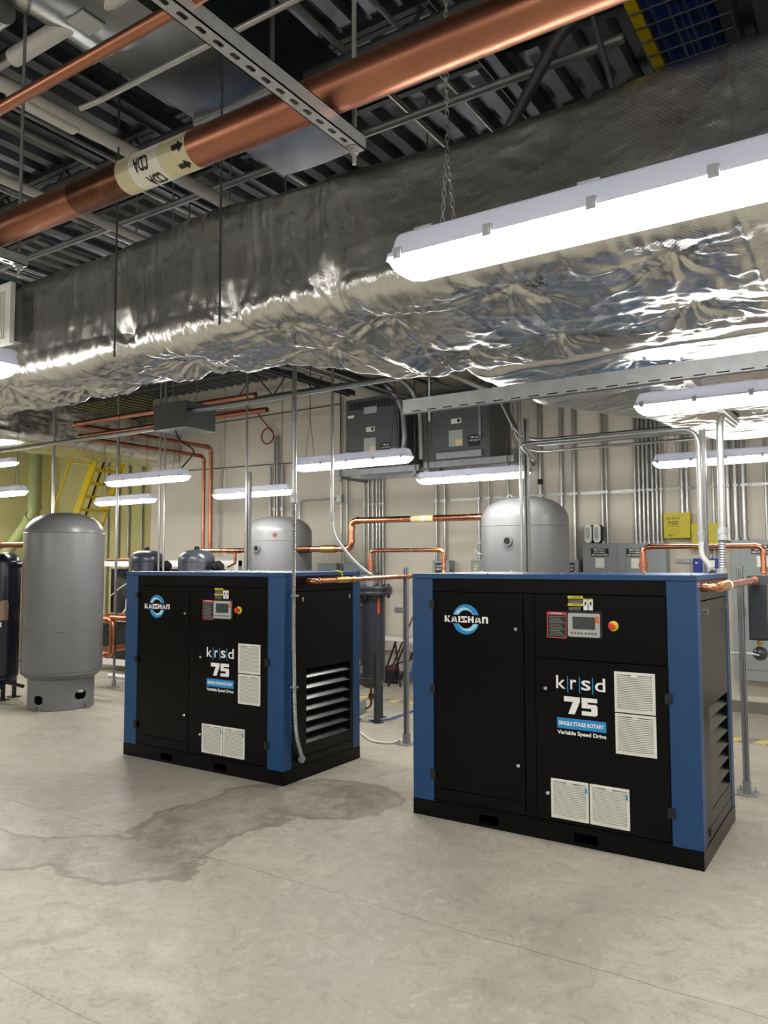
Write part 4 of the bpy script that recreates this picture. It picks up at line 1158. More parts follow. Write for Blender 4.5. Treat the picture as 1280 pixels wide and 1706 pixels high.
MB().tube([(-0.40 - 0.07 * math.sin(q), -0.27, 1.86 + 0.06 * math.cos(q)) for q in [math.pi * k / 10 for k in range(11)]], 0.008, 8).build('side_handle', 'galvdull', t)

# ================================================================== COPPER PIPEWORK
def fitted(label, path, r, bend, bands=(), mat='copper', name='copper_pipe'):
    base = Vector(path[0]); root = thing(name, label, 'pipe', base)
    P = [Vector(q) - base for q in path]
    MB().tube(fillet(P, bend, 8), r, 20).build('pipe_run', mat, root)
    for i in range(1, len(P) - 1):       # sockets of each elbow
        for q in (P[i - 1], P[i + 1]):
            d = (q - P[i]).normalized(); c = P[i] + d * bend
            MB().cyl(c - d * 0.012, c + d * 0.02, r * 1.2, 20).build('elbow_socket', mat, root)
    for (a, b, rr, m) in bands:
        MB().cyl(Vector(a) - base, Vector(b) - base, rr, 20).build('fitting', m, root)
    return root
lo = fitted('copper outlet pipe from the left compressor side to the middle channel post', [(-3.97, 4.93, 1.565), (-3.885, 4.93, 1.565), (-3.885, 7.1, 1.585), (-3.885, 7.1, 1.84), (-4.80, 7.1, 1.845), (-4.80, 7.1, 1.55)], 0.021, 0.06,
       (((-3.885, 5.22, 1.568), (-3.885, 5.40, 1.570), 0.027, 'brass'), ((-3.885, 5.44, 1.57), (-3.885, 5.49, 1.571), 0.024, 'brass'), ((-3.885, 6.36, 1.578), (-3.885, 6.40, 1.578), 0.027, 'brass'),
        ((-4.80, 7.1, 1.75), (-4.80, 7.1, 1.62), 0.034, 'copper'), ((-4.80, 7.1, 1.70), (-4.80, 7.1, 1.66), 0.040, 'copper')))
MB().tube([q + Vector((0.085, 0.38, 0.005)) for q in fillet([(0, 0, 0.02), (0, 0, 0.06), (0.03, -0.06, 0.07), (0.02, -0.13, 0.075)], 0.03)], 0.007, 8).build('valve_handle', 'yellow', lo)
fitted('copper outlet pipe looping over behind the right compressor rear corner', [(-0.925, 4.835, 1.565), (-0.845, 4.835, 1.565), (-0.845, 7.0, 1.575), (-0.875, 7.1, 1.58), (-0.875, 7.1, 1.84), (-1.85, 7.1, 1.845), (-1.85, 7.1, 1.5)], 0.0225, 0.06,
       (((-0.845, 4.90, 1.565), (-0.845, 5.16, 1.567), 0.030, 'brass'), ((-0.845, 5.16, 1.567), (-0.845, 5.20, 1.567), 0.033, 'labelpipew'), ((-0.845, 6.3, 1.572), (-0.845, 6.36, 1.572), 0.030, 'copper'),
        ((-1.85, 7.1, 1.75), (-1.85, 7.1, 1.6), 0.034, 'copper'), ((-1.85, 7.1, 1.70), (-1.85, 7.1, 1.66), 0.040, 'copper')))
fitted('copper pipe with taped band between the two rear tanks', [(-3.82, 7.9, 2.22), (-5.63, 7.9, 2.235), (-5.63, 7.9, 1.885), (-6.5, 7.9, 1.885)], 0.038, 0.09,
       (((-4.75, 7.9, 2.227), (-4.45, 7.9, 2.225), 0.0395, 'tape'), ((-4.62, 7.9, 2.226), (-4.56, 7.9, 2.225), 0.040, 'labelpipew'), ((-6.5, 7.9, 1.885), (-6.28, 7.9, 1.885), 0.046, 'copperdark'), ((-6.1, 7.9, 1.885), (-5.88, 7.9, 1.885), 0.048, 'brass')))
fitted('short copper pipe with drop tee left of the middle tank', [(-7.3, 7.9, 1.88), (-8.25, 7.9, 1.885)], 0.03, 0.05,
       (((-7.75, 7.9, 1.88), (-7.5, 7.9, 1.88), 0.036, 'copper'), ((-7.62, 7.9, 1.88), (-7.62, 7.9, 1.70), 0.02, 'copper'), ((-7.62, 7.9, 1.71), (-7.75, 7.9, 1.66), 0.02, 'copper')))
fitted('copper riser on the rear wall, right one of the pair', [(-9.70, 9.45, 1.9), (-9.70, 9.45, 3.69), (-9.70, 6.75, 3.69), (-6.2, 6.75, 3.69)], 0.035, 0.09, mat='copperold')
fitted('copper riser on the rear wall, left one of the pair', [(-9.87, 9.45, 1.9), (-9.87, 9.45, 3.55), (-9.87, 6.95, 3.55), (-6.2, 6.95, 3.55)], 0.032, 0.09, mat='copperold')
fitted('copper inlet pipe at the left edge into the tall grey tank', [(-10.9, 5.62, 1.95), (-8.86, 5.62, 1.945)], 0.034, 0.05,
       (((-8.95, 5.62, 1.945), (-8.85, 5.62, 1.945), 0.045, 'copperold'), ((-9.75, 5.62, 1.947), (-9.5, 5.62, 1.947), 0.046, 'brass')), mat='copperold')
fitted('copper return bend low behind the tall grey tank', [(-9.3, 7.97, 0.955), (-9.3, 6.7, 0.955), (-8.66, 6.7, 0.955), (-8.66, 6.7, 0.50), (-9.3, 6.7, 0.50), (-9.3, 7.97, 0.50)], 0.042, 0.10)
fitted('horizontal copper pipe with clamp from the return bend to the left compressor', [(-8.75, 6.72, 0.985), (-7.6, 6.72, 0.985)], 0.025, 0.05, (((-8.72, 6.72, 0.985), (-8.4, 6.72, 0.985), 0.036, 'copper'),))
fitted('thin brown copper pipe along the top of the white dryer skid', [(-9.6, 7.3, 1.76), (-8.5, 7.3, 1.76)], 0.02, 0.05, mat='copperold')

# ================================================================== FILTER VESSELS
def vessel(label, x, y):
    root = thing('filter_vessel', label, 'filter vessel', (x, y, 0))
    R = 0.155
    prof = [(1e-4, 0.34)] + [(R * math.sin(math.pi / 2 * k / 8), 0.46 - 0.12 * math.cos(math.pi / 2 * k / 8)) for k in range(1, 9)] + [(R, 1.36)]
    MB().lathe(prof, n=48).build('shell', 'vessel', root)
    MB().lathe([(R + 0.001, 0.46), (R + 0.005, 0.465), (R + 0.001, 0.47)], n=48).build('weld_seam', 'vessel', root)
    MB().box(-0.003, 0.003, -R - 0.004, -R + 0.004, 0.47, 1.36).build('long_seam', 'vessel', root, smooth=False)
    MB().lathe([(0.232, 1.36), (0.235, 1.365), (0.235, 1.395), (0.232, 1.40)], n=48).build('lower_flange', 'vessel', root)
    MB().lathe([(0.232, 1.405), (0.235, 1.41), (0.235, 1.44), (0.225, 1.45), (0.10, 1.455)], n=48).build('upper_flange', 'vessel', root)
    bm = MB().lathe([(0.015, 1.325), (0.015, 1.36)], (0.20, 0, 0), 6).lathe([(0.015, 1.447), (0.015, 1.475)], (0.20, 0, 0), 6).cyl((0.2, 0, 1.33), (0.2, 0, 1.47), 0.009, 6).mesh('flange_bolt', 'vessel', smooth=False)
    for k in range(12):
        b = place('flange_bolt', bm, root); b.rotation_euler = (0, 0, 2 * math.pi * (k + 0.5) / 12)
    MB().lathe([(0.055, 1.45), (0.055, 1.56), (0.10, 1.56), (0.10, 1.575)], n=32).build('inlet_neck', 'galvdull', root)
    MB().lathe([(0.115, 1.588), (0.115, 1.60)], n=32).build('neck_flange', 'vessel', root)
    leg = MB().box(R - 0.02, R + 0.025, -0.03, -0.022, 0.0, 0.72).box(R + 0.017, R + 0.025, -0.03, 0.03, 0.0, 0.72).box(R - 0.04, R + 0.06, -0.05, 0.05, 0.0, 0.01).mesh('leg', 'vessel', smooth=False)
    for k in range(3):
        l = place('leg', leg, root); l.rotation_euler = (0, 0, math.radians(-32 + 120 * k))
    MB().tube(fillet([(0, 0, 0.36), (0, 0, 0.15), (-0.05, -0.05, 0.12)], 0.04), 0.012, 10).lathe([(0.02, 0.22), (0.03, 0.24), (0.03, 0.27), (0.02, 0.29)], n=12).build('drain', 'copperdark', root)
    MB().box(-0.085, -0.04, -R - 0.004, -R + 0.02, 0.62, 0.66).build('yellow_mark', 'print_yellow', root, smooth=False)
    MB().box(-0.085, 0.0, -R - 0.002, -R + 0.02, 0.52, 0.60).build('name_plate', 'galvdull', root, smooth=False)
    MB().box(0.125, 0.15, -0.075, -0.055, 1.16, 1.34).build('orange_tag', 'orange', root, smooth=False)
    MB().lathe([(0.0, -0.03), (0.045, -0.03), (0.045, 0.0)], (-0.10, -R, 1.23), 24, 'y').build('gauge', 'chrome', root)
    return root
vessel('dark flanged filter vessel on legs between the compressors', -4.80, 7.1)
vessel('filter vessel hidden behind the right compressor under the copper loop', -1.85, 7.1)
v = thing('line_filter', 'dark grey inline filter hanging at the right edge', 'filter', (-0.845, 6.5, 1.12))
MB().prism_y(rounded_rect(-0.065, 0.065, 0.0, 0.44, 0.02), -0.06, 0.06).build('body', 'vessel', v, bevel=0.012)
MB().prism_y(rounded_rect(-0.07, 0.07, 0.41, 0.49, 0.02), -0.065, 0.065).build('head', 'xfmr', v, bevel=0.008)
MB().box(-0.066, 0.066, -0.061, 0.061, 0.005, 0.02).build('rim', 'rubber', v, smooth=False, bevel=0.004)
MB().cyl((0, 0, -0.05), (0, 0, 0.0), 0.013, 12).lathe([(0.02, -0.035), (0.02, -0.015)], n=6).build('drain_fitting', 'brass', v)
MB().lathe([(0.0001, -0.155)] + [(0.054 * math.sin(math.pi * k / 12), -0.102 - 0.054 * math.cos(math.pi * k / 12)) for k in range(1, 12)] + [(0.0001, -0.048)], n=24).build('float_bowl', 'vessel', v)
MB().tube(fillet([(0, -0.05, -0.11), (-0.06, -0.04, -0.10), (-0.22, 0.0, -0.11), (-0.38, 0.05, -0.14)], 0.06), 0.007, 8).build('drain_tube', 'wirewhite', v)

# ================================================================== FAR LEFT MACHINERY
def tower(label, x, y, R, z0, z1):
    root = thing('dryer_tower', label, 'dryer tower', (x, y, 0))
    prof = [(1e-4, z0)] + [(R * math.sin(math.pi / 2 * k / 8), z0 + 0.15 - 0.15 * math.cos(math.pi / 2 * k / 8)) for k in range(1, 9)] + [(max(0.0, R * math.cos(math.pi / 2 * k / 8)), z1 - 0.16 + 0.16 * math.sin(math.pi / 2 * k / 8)) for k in range(9)]
    MB().lathe(prof, n=40).build('shell', 'towerblue', root)
    for k in range(3):
        a = k * 2.1 - 0.6; cx, cy = R * 0.8 * math.cos(a), R * 0.8 * math.sin(a)
        MB().box(cx - 0.02, cx + 0.02, cy - 0.02, cy + 0.02, 0, z0 + 0.12).box(cx - 0.06, cx + 0.06, cy - 0.06, cy + 0.06, 0, 0.012).build('leg', 'towerblue', root, smooth=False)
    return root
tw = tower('dark blue dryer tower beside the tall grey tank, right one', -9.52, 5.72, 0.17, 0.18, 1.86)
MB().lathe([(0.045, 1.0), (0.05, 1.02), (0.05, 1.22), (0.035, 1.25)], (0.16, -0.12, 0), 20).build('filter_bowl', 'beige', tw)
MB().cyl((0.16, -0.12, 1.25), (0.16, -0.12, 1.55), 0.012, 10).build('riser', 'towerblue', tw)
MB().box(0.12, 0.2, -0.175, -0.17, 0.92, 0.98).build('name_plate', 'print_white', tw, smooth=False)
MB().cyl((0.1, -0.05, 1.70), (0.55, -0.05, 1.69), 0.03, 14).lathe([(0.045, 0.22), (0.045, 0.30)], (0.0, -0.05, 1.70), 14, 'x').build('outlet_pipe', 'towerblue', tw)
MB().lathe([(0.0, -0.02), (0.08, -0.02), (0.08, 0.06), (0.0, 0.06)], (0.10, -0.14, 0.22), 20, 'y').cyl((0.1, -0.1, 0.24), (0.5, -0.05, 0.2), 0.022, 10).build('drain_valve', 'towerblue', tw)
tower('dark blue dryer tower cut by the left edge', -9.80, 5.45, 0.17, 0.18, 1.84)
for i, z in enumerate((0.55, 0.78, 1.02)):
    o = MB().lathe([(0.0, -0.04), (0.05, -0.04), (0.05, 0.04), (0.0, 0.04)], (0, 0, 0), 16, 'y').box(-0.02, 0.02, -0.03, 0.03, -0.13, 0.0).build('yellow_valve', 'yellow'); o.location = (-9.45, 6.1, z)
    tag(o, 'yellow valve handle between dryer tower and tall tank', 'valve', 'yellow valve handles')
pipe('valve_riser', 'dark pipe riser carrying the yellow valves', 'pipe', [(-9.45, 6.16, 0.0), (-9.45, 6.16, 1.6)], 0.03, 'towerblue')

sk = thing('dryer_skid', 'white framed dryer skid with black machinery behind the tall tank', 'machine', (-9.5, 8.3, 0))
for z in (0.12, 0.80, 1.66):
    MB().box(-1.6, 1.3, -0.35, -0.28, z, z + 0.085).build('cross_rail', 'whiteframe', sk, smooth=False)
    MB().box(-1.6, 1.3, 0.28, 0.35, z, z + 0.085).build('cross_rail', 'whiteframe', sk, smooth=False)
for x in (-1.6, 1.22):
    for y in (-0.35, 0.27): MB().box(x, x + 0.08, y, y + 0.08, 0, 1.745).build('leg', 'whiteframe', sk, smooth=False)
MB().box(-1.4, 1.2, -0.25, 0.25, 0.2, 0.78).build('lower_unit', 'blackmat', sk, smooth=False, bevel=0.01)
MB().lathe([(0.0, 0.9), (0.16, 0.9), (0.17, 0.93), (0.17, 1.45), (0.1, 1.55), (0.0, 1.57)], (-0.75, -0.1, 0), 28).build('motor', 'blackmat', sk)
MB().lathe([(0.0, 0.9), (0.13, 0.9), (0.14, 0.93), (0.14, 1.30), (0.1, 1.42), (0.0, 1.44)], (-0.3, -0.1, 0), 28).build('motor', 'black', sk)
MB().box(-1.3, 1.1, 0.0, 0.2, 0.9, 1.62).build('back_unit', 'void', sk, smooth=False)
MB().tube(fillet([(-0.9, -0.3, 1.2), (-0.6, -0.33, 1.35), (-0.45, -0.3, 1.42)], 0.1), 0.008, 8).build('tube', 'wirewhite', sk)
MB().tube(fillet([(-0.62, -0.3, 0.92), (-0.5, -0.32, 1.0), (-0.52, -0.3, 1.15)], 0.06), 0.014, 8).build('tube', 'wirewhite', sk)
MB().cyl((0.0, -0.2, 0.9), (0.0, -0.2, 1.3), 0.07, 16).build('canister', 'chrome', sk)
pipe('drain_pipe', 'white plastic drain pipe on the floor by the dryer skid', 'pipe', [(-9.9, 7.6, 0.032), (-9.5, 7.6, 0.032), (-9.4, 7.6, 0.10), (-8.6, 7.6, 0.12), (-8.3, 7.6, 0.032)], 0.03, 'whiteframe', 0.05)
def dark_dome(label, x, y, R, zt):
    root = thing('pressure_vessel', label, 'vessel', (x, y, 0))
    MB().lathe([(R, 0.0), (R, zt - 0.14)] + [(max(0.0, R * math.cos(math.pi / 2 * k / 10) ** 0.7), zt - 0.14 + 0.14 * math.sin(math.pi / 2 * k / 10)) for k in range(1, 11)], n=48).build('shell', 'domegrey', root)
    MB().lathe([(R + 0.004, zt - 0.16), (R + 0.007, zt - 0.155), (R + 0.004, zt - 0.15)], n=48).build('seam', 'domegrey', root)
    MB().lathe([(0.035, zt - 0.01), (0.035, zt + 0.03), (0.02, zt + 0.045), (0, zt + 0.045)], n=16).build('top_cap', 'blackmat', root)
    MB().cyl((R - 0.02, 0, zt - 0.22), (R + 0.22, 0, zt - 0.22), 0.045, 16).lathe([(0.075, R + 0.03), (0.075, R + 0.06)], (0, 0, zt - 0.22), 18, 'x').lathe([(0.075, R + 0.14), (0.075, R + 0.17)], (0, 0, zt - 0.22), 18, 'x').build('outlet_valve', 'blackmat', root)
    return root
dark_dome('dark grey domed vessel behind the left compressor, left one', -8.55, 7.15, 0.235, 1.89)
dark_dome('dark grey domed vessel behind the left compressor, right one', -7.58, 7.15, 0.235, 1.885)

# yellow ship ladder before the alcove wall
ld = thing('ship_ladder', 'yellow steel ship ladder rising under the far duct', 'ladder', (-14.6, 9.3, 0))
dirv = Vector((0.53, 0, 1.0)).normalized()
def lp(z, y): return Vector((0.53 * z, y, z))
for y in (0.0, 0.62):
    MB().beam(lp(0, y), lp(4.4, y), 0.035, 0.17).build('stringer', 'yellow', ld, smooth=False)
_tr = MB().box(-0.09, 0.11, 0.0, 0.62, -0.02, 0.02).mesh('tread', 'yellow', smooth=False)
for k in range(1, 18): place('tread', _tr, ld, loc=tuple(lp(k * 0.25, 0)))
for y in (-0.08, 0.70):
    MB().tube([lp(0.9, y) + Vector((-0.55, 0, 0.2)), lp(4.3, y) + Vector((-0.55, 0, 0.2))], 0.022, 10).build('handrail', 'yellow', ld)
    for z in (1.2, 2.4, 3.6): MB().tube([lp(z, y), lp(z, y) + Vector((-0.62, 0, 0.06))], 0.018, 8).build('rail_bracket', 'yellow', ld)
MB().tube([lp(0.0, 0.3) + Vector((-0.12, 0, 0)), lp(4.3, 0.3) + Vector((-0.12, 0, 0))], 0.018, 8).build('cable', 'rubber', ld)
vp = thing('vent_pipe', 'pale green vent pipe bending down at the far left wall', 'pipe', (-15.65, 10, 0))
MB().tube([(0, 0, 4.76), (0, 0, 2.95)], 0.135, 24).build('upper_run', 'greenpipe', vp)
MB().tube(fillet([(0, 0, 3.0), (0, 0, 2.80), (-1.25, 0, 1.75), (-1.25, 0, 0)], 0.12), 0.125, 24).build('lower_run', 'greenpipe', vp)
MB().lathe([(0.15, 2.9), (0.15, 3.0)], n=24).build('hub', 'greenpipe', vp)
MB().cyl((-0.10, 0, 2.73), (-0.19, 0, 2.65), 0.145, 24).build('hub', 'greenpipe', vp)

# ================================================================== REAR WALL EQUIPMENT
def plate_text(parent, mat, rows, x0, x1, y):
    for (tx, a, b, z0, z1) in rows:
        text_mb(tx, x0 + (x1 - x0) * a, x0 + (x1 - x0) * b, z0, z1, y, bold=0.02).build('lettering', mat, parent, smooth=False)
def panelboard(label, x0, x1, z0, z1, texts, tx=0.5):
    root = thing('panelboard', label, 'electrical panel', (x0, 9.5, z0))
    w, h = x1 - x0, z1 - z0
    MB().box(0, w, 0, 0.185, 0, h).build('enclosure', 'panel', root, smooth=False, bevel=0.004)
    d = MB().box(w * 0.17, w * 0.83, -0.008, 0.0, 0.12, h - 0.11).build('door', 'panel', root, smooth=False, bevel=0.003)
    MB().box(w * 0.20, w * 0.24, -0.014, -0.008, h * 0.45, h * 0.52).build('handle', 'xfmr', d, smooth=False)
    c = w * tx
    MB().box(c - 0.11, c + 0.11, -0.011, -0.008, h - 0.16, h - 0.06).build('name_label', 'print_navy', d, smooth=False)
    for k, t in enumerate(texts):
        hw = (0.075, 0.075, 0.10)[k]
        text_mb(t, c - hw, c + hw, h - 0.087 - 0.031 * k, h - 0.067 - 0.031 * k, -0.0125, bold=0.02).build('lettering', 'print_white', d, smooth=False)
    MB().box(c - 0.055, c + 0.055, -0.011, -0.008, h - 0.30, h - 0.18).build('notice', 'white', d, smooth=False)
    return root
panelboard('grey panelboard on the rear wall, left one above the right compressor', -3.217, -2.784, 0.40, 1.936, ('BM2 PANEL 1', '277/480V', 'FED FROM MSBB'))
panelboard('grey panelboard on the rear wall, behind the copper loop riser', -2.780, -2.21, 0.40, 1.930, ('BM2 PANEL 2', '277/480V', 'FED FROM MSBB'), 0.38)
panelboard('grey panelboard at the right edge beside the channel post', -1.50, -0.95, 0.39, 1.950, ('BM3 PANEL 2', '277/480V', 'FED FROM MSBB'), 0.58)
def wallbox(name, label, cat, x0, x1, z0, z1, mat, d=0.15, texts=()):
    root = thing(name, label, cat, (x0, WALL_Y - d, z0))
    w, h = x1 - x0, z1 - z0
    MB().box(0, w, 0, d - 0.002, 0, h).build('enclosure', mat, root, smooth=False, bevel=0.003)
    MB().box(-0.004, w + 0.004, -0.006, 0.0, -0.004, h + 0.004).build('cover', mat, root, smooth=False, bevel=0.002)
    for (tx, a, b, c, e, mt) in texts:
        text_mb(tx, w * a, w * b, h * c, h * e, -0.0075, shear=0.15).build('lettering', mt, root, smooth=False)
    return root
yb = wallbox('junction_box', 'yellow junction box with handwriting, upper left of the two', 'junction box', -2.23, -1.94, 1.99, 2.28, 'yelbox', 0.16, (('FED FROM', 0.08, 0.62, 0.74, 0.84, 'print_black'), ('MSBE', 0.15, 0.58, 0.52, 0.68, 'print_black'), ('480 V', 0.15, 0.45, 0.06, 0.15, 'print_black')))
MB().box(0.02, 0.17, -0.0075, -0.006, 0.130, 0.133).build('underline', 'print_black', yb, smooth=False)
wallbox('junction_box', 'yellow junction box with a number, lower right of the two', 'junction box', -1.922, -1.635, 1.855, 2.146, 'yelbox', 0.16, (('H-2', 0.25, 0.60, 0.68, 0.84, 'print_black'),))
bb = wallbox('control_box', 'dark blue control box under the yellow junction boxes', 'control box', -1.917, -1.657, 1.45, 1.742, 'bluebox', 0.14)
MB().box(0.18, 0.235, -0.008, -0.006, 0.20, 0.275).build('label_plate', 'white', bb, smooth=False)
MB().box(0.02, 0.05, -0.008, -0.006, 0.24, 0.25).build('label_plate', 'white', bb, smooth=False)
MB().lathe([(0.03, 0.26), (0.03, 0.31)], (0, 0.05, 0.22), 16, 'x').build('cable_gland', 'galvdull', bb)
for i, (x0, x1, lb) in enumerate(((-5.386, -5.128, 'grey disconnect switch with black label, left of the copper loop'), (-4.786, -4.606, 'grey disconnect switch with green label, left of the right rear tank'), (-3.416, -3.291, 'narrow grey disconnect switch right of the right rear tank'))):
    db = wallbox('disconnect_switch', lb, 'switch box', x0, x1, 1.36, 1.733, 'panel', 0.16)
    w = x1 - x0
    MB().box(w * 0.15, w * 0.62, -0.009, -0.006, 0.20, 0.34).build('label_plate', 'print_navy' if i != 1 else 'greenpipe', db, smooth=False)
    text_mb('PUMP\n480V', w * 0.2, w * 0.57, 0.24, 0.31, -0.0095).build('lettering', 'print_white', db, smooth=False)
    MB().box(w + 0.004, w + 0.03, 0.02, 0.05, 0.12, 0.25).build('switch_lever', 'xfmr', db, smooth=False)
for i, (x0, x1, z1, lb) in enumerate(((-6.95, -6.55, 1.70, 'grey wall box behind the left compressor, wide one'), (-7.45, -7.1, 1.70, 'grey wall box just right of the middle tank'))):
    wallbox('wall_box', lb, 'switch box', x0, x1, 1.3, z1, 'panel', 0.14)
sb = thing('emergency_light', 'two white rounded wall lamps side by side above the grey panel', 'wall lamp', (-3.2, WALL_Y - 0.15, 1.945))
for k in range(2):
    x = 0.11 * k
    MB().prism_y(rounded_rect(x, x + 0.088, 0, 0.232, 0.043, 8), -0.02, 0.02).build('head', 'white', sb, bevel=0.006)
    MB().prism_y(rounded_rect(x + 0.012, x + 0.100, 0.004, 0.228, 0.043, 8), 0.02, 0.148).build('body', 'blackmat', sb)
    MB().prism_y(rounded_rect(x + 0.018, x + 0.07, 0.05, 0.20, 0.025, 8), -0.024, -0.019).build('lens', 'hmi', sb)
o = MB().box(0, 0.155, 0, 0.02, 0, 0.05).box(0.01, 0.145, -0.003, 0, 0.008, 0.042).build('wall_plate', 'galvdull', smooth=False, bevel=0.003); o.location = (-2.13, WALL_Y - 0.022, 1.69); tag(o, 'small metal plate on the wall between panel and blue box', 'plate')
o = MB().box(0, 0.16, 0, 0.02, 0, 0.07).box(0.02, 0.13, -0.003, 0, 0.015, 0.055).build('wall_plate', 'galvdull', smooth=False, bevel=0.003); o.location = (-6.12, WALL_Y - 0.022, 0.98); tag(o, 'small outlet plate on the wall between the compressors', 'plate')

# channel and conduits on the wall
ws = thing('wall_strut', 'long horizontal slotted channel fixed along the rear wall', 'strut', (-5.45, WALL_Y - 0.022, 2.565))
MB().box(0, 6.6, 0, 0.02, 0, 0.041).build('channel', 'galv', ws, smooth=False)
_sl = MB().box(0, 0.03, -0.001, 0.002, 0.014, 0.027).mesh('slot', 'white', smooth=False)
for k in range(110):
    if (k * 7919) % 13 < 9: place('slot', _sl, ws, loc=(0.03 + 0.06 * k, 0, 0))
def wall_conduit(x, z0, z1, r, group, label, y=9.645, strap=True, mat='conduit'):
    o = MB().cyl((0, 0, 0), (0, 0, z1 - z0), r, 12).build('conduit', mat); o.location = (x, y, z0)
    tag(o, label, 'conduit', group)
    MB().lathe([(r * 1.5, 0.0), (r * 1.5, 0.03)], n=12).build('connector', 'galv', o)
    if strap and z0 < 2.57 < z1: MB().box(-r * 1.8, r * 1.8, -r - 0.004, -r + 0.004, 2.57 - z0, 2.6 - z0).build('strap', 'galv', o, smooth=False)
    return o
G1 = 'wall conduits above the grey panelboards'
for x in (-2.592, -2.542, -2.491, -2.441, -2.384, -2.334, -2.285): wall_conduit(x, 1.93, 4.76, 0.0175, G1, 'one of seven close conduits rising from the panelboard behind the copper loop')
for x in (-3.0, -2.945): wall_conduit(x, 1.936, 4.76, 0.015, 'paired conduits over the left panelboard', 'one of two slim conduits rising from the left panelboard')
for x in (-2.042, -1.985): wall_conduit(x, 2.28, 4.76, 0.021, 'paired conduits over the yellow box', 'one of two conduits rising from the upper yellow box')
wall_conduit(-1.693, 2.146, 4.76, 0.015, None, 'slim conduit rising from the lower yellow box')
wall_conduit(-1.70, 1.742, 1.855, 0.018, None, 'short conduit between the lower yellow box and the blue box', strap=False)
for x in (-1.537, -1.457, -1.37): wall_conduit(x, 1.95, 4.76, 0.029, 'thick conduits over the right panelboard', 'one of three thick conduits rising from the right panelboard')
wall_conduit(-1.14, 1.95, 4.76, 0.016, None, 'slim conduit at the right edge of the wall')
wall_conduit(-3.36, 1.733, 4.76, 0.026, None, 'conduit rising from the narrow disconnect right of the tank')
wall_conduit(-3.53, 1.4, 4.76, 0.022, None, 'conduit rising just behind the right rear tank edge')
o = wall_conduit(-3.82, 1.4, 4.76, 0.030, None, 'thick conduit with black band behind the right rear tank'); MB().lathe([(0.034, 1.33), (0.034, 1.40)], n=12).build('black_band', 'rubber', o)
for x in (-5.391, -5.255): wall_conduit(x, 1.733, 3.4, 0.019, 'paired conduits over the black label disconnect', 'one of two conduits rising from the black label disconnect')
wall_conduit(-4.72, 1.733, 4.6, 0.019, None, 'conduit rising from the green label disconnect')
for i, x in enumerate((-4.57, -4.28, -4.12)): wall_conduit(x, 1.3, 4.6, 0.016, 'slim conduits behind the right rear tank', 'slim conduit behind the right rear tank top')
for x in (-6.64, -6.56, -6.48, -6.41, -6.36, -6.30): wall_conduit(x, 0.4, 3.0, 0.016, 'conduit bundle behind the filter vessel', 'one of six conduits in the bundle behind the filter vessel')
for x, z0, z1 in ((-7.07, 1.6, 4.3), (-6.96, 1.7, 3.2)): wall_conduit(x, z0, z1, 0.015, 'slim conduits left of the transformer', 'one of two slim conduits left of the left transformer')
for x, z1 in ((-8.52, 3.3), (-8.43, 3.80), (-8.37, 3.80), (-8.26, 3.3)): wall_conduit(x, 1.6, z1, 0.02, 'conduits behind the middle tank', 'one of four conduits above the middle tank')
for x in (-15.08, -14.69, -14.34, -13.89): wall_conduit(x, 0.3, 4.7, 0.025, 'conduits on the yellow green wall', 'thin conduit on the yellow green wall', y=11.46, strap=False)
pipe('conduit', 'thin conduit bending along the wall above the middle tank', 'conduit', [(-7.90, 9.65, 1.8), (-7.90, 9.65, 2.70), (-7.1, 9.65, 2.70)], 0.014, 'conduit', 0.08)
o = MB().box(-0.05, 0.05, 0, 0.06, -0.06, 0.06).build('outlet_box', 'galv', smooth=False, bevel=0.004); o.location = (-7.1, WALL_Y - 0.08, 2.70); tag(o, 'small metal outlet box on the wall left of the transformer', 'outlet box')
pipe('wall_cable', 'thin cable strung along the wall below the roof, left half', 'cable', [(-11.0, 9.66, 4.06), (-10.4, 9.66, 4.12), (-9.9, 9.66, 4.15), (-7.1, 9.66, 4.18)], 0.008, 'darksteel', 0.2)
pipe('wall_cable', 'thin dark line along the wall at lamp height, left half', 'cable', [(-10.9, 9.66, 3.37), (-7.1, 9.66, 3.31)], 0.008, 'darksteel')
cable = [(-10.0, 9.62, 4.33), (-8.95, 9.62, 4.30), (-8.84, 9.6, 4.27), (-8.45, 9.6, 3.86)]
pipe('red_cable', 'red cable with a coil hanging on the wall above the middle tank', 'cable', cable + [(-8.55 + 0.13 * math.cos(a), 9.6, 3.80 + 0.13 * math.sin(a)) for a in [0.5 + 2 * math.pi * k / 20 for k in range(21)]], 0.011, 'redcable')

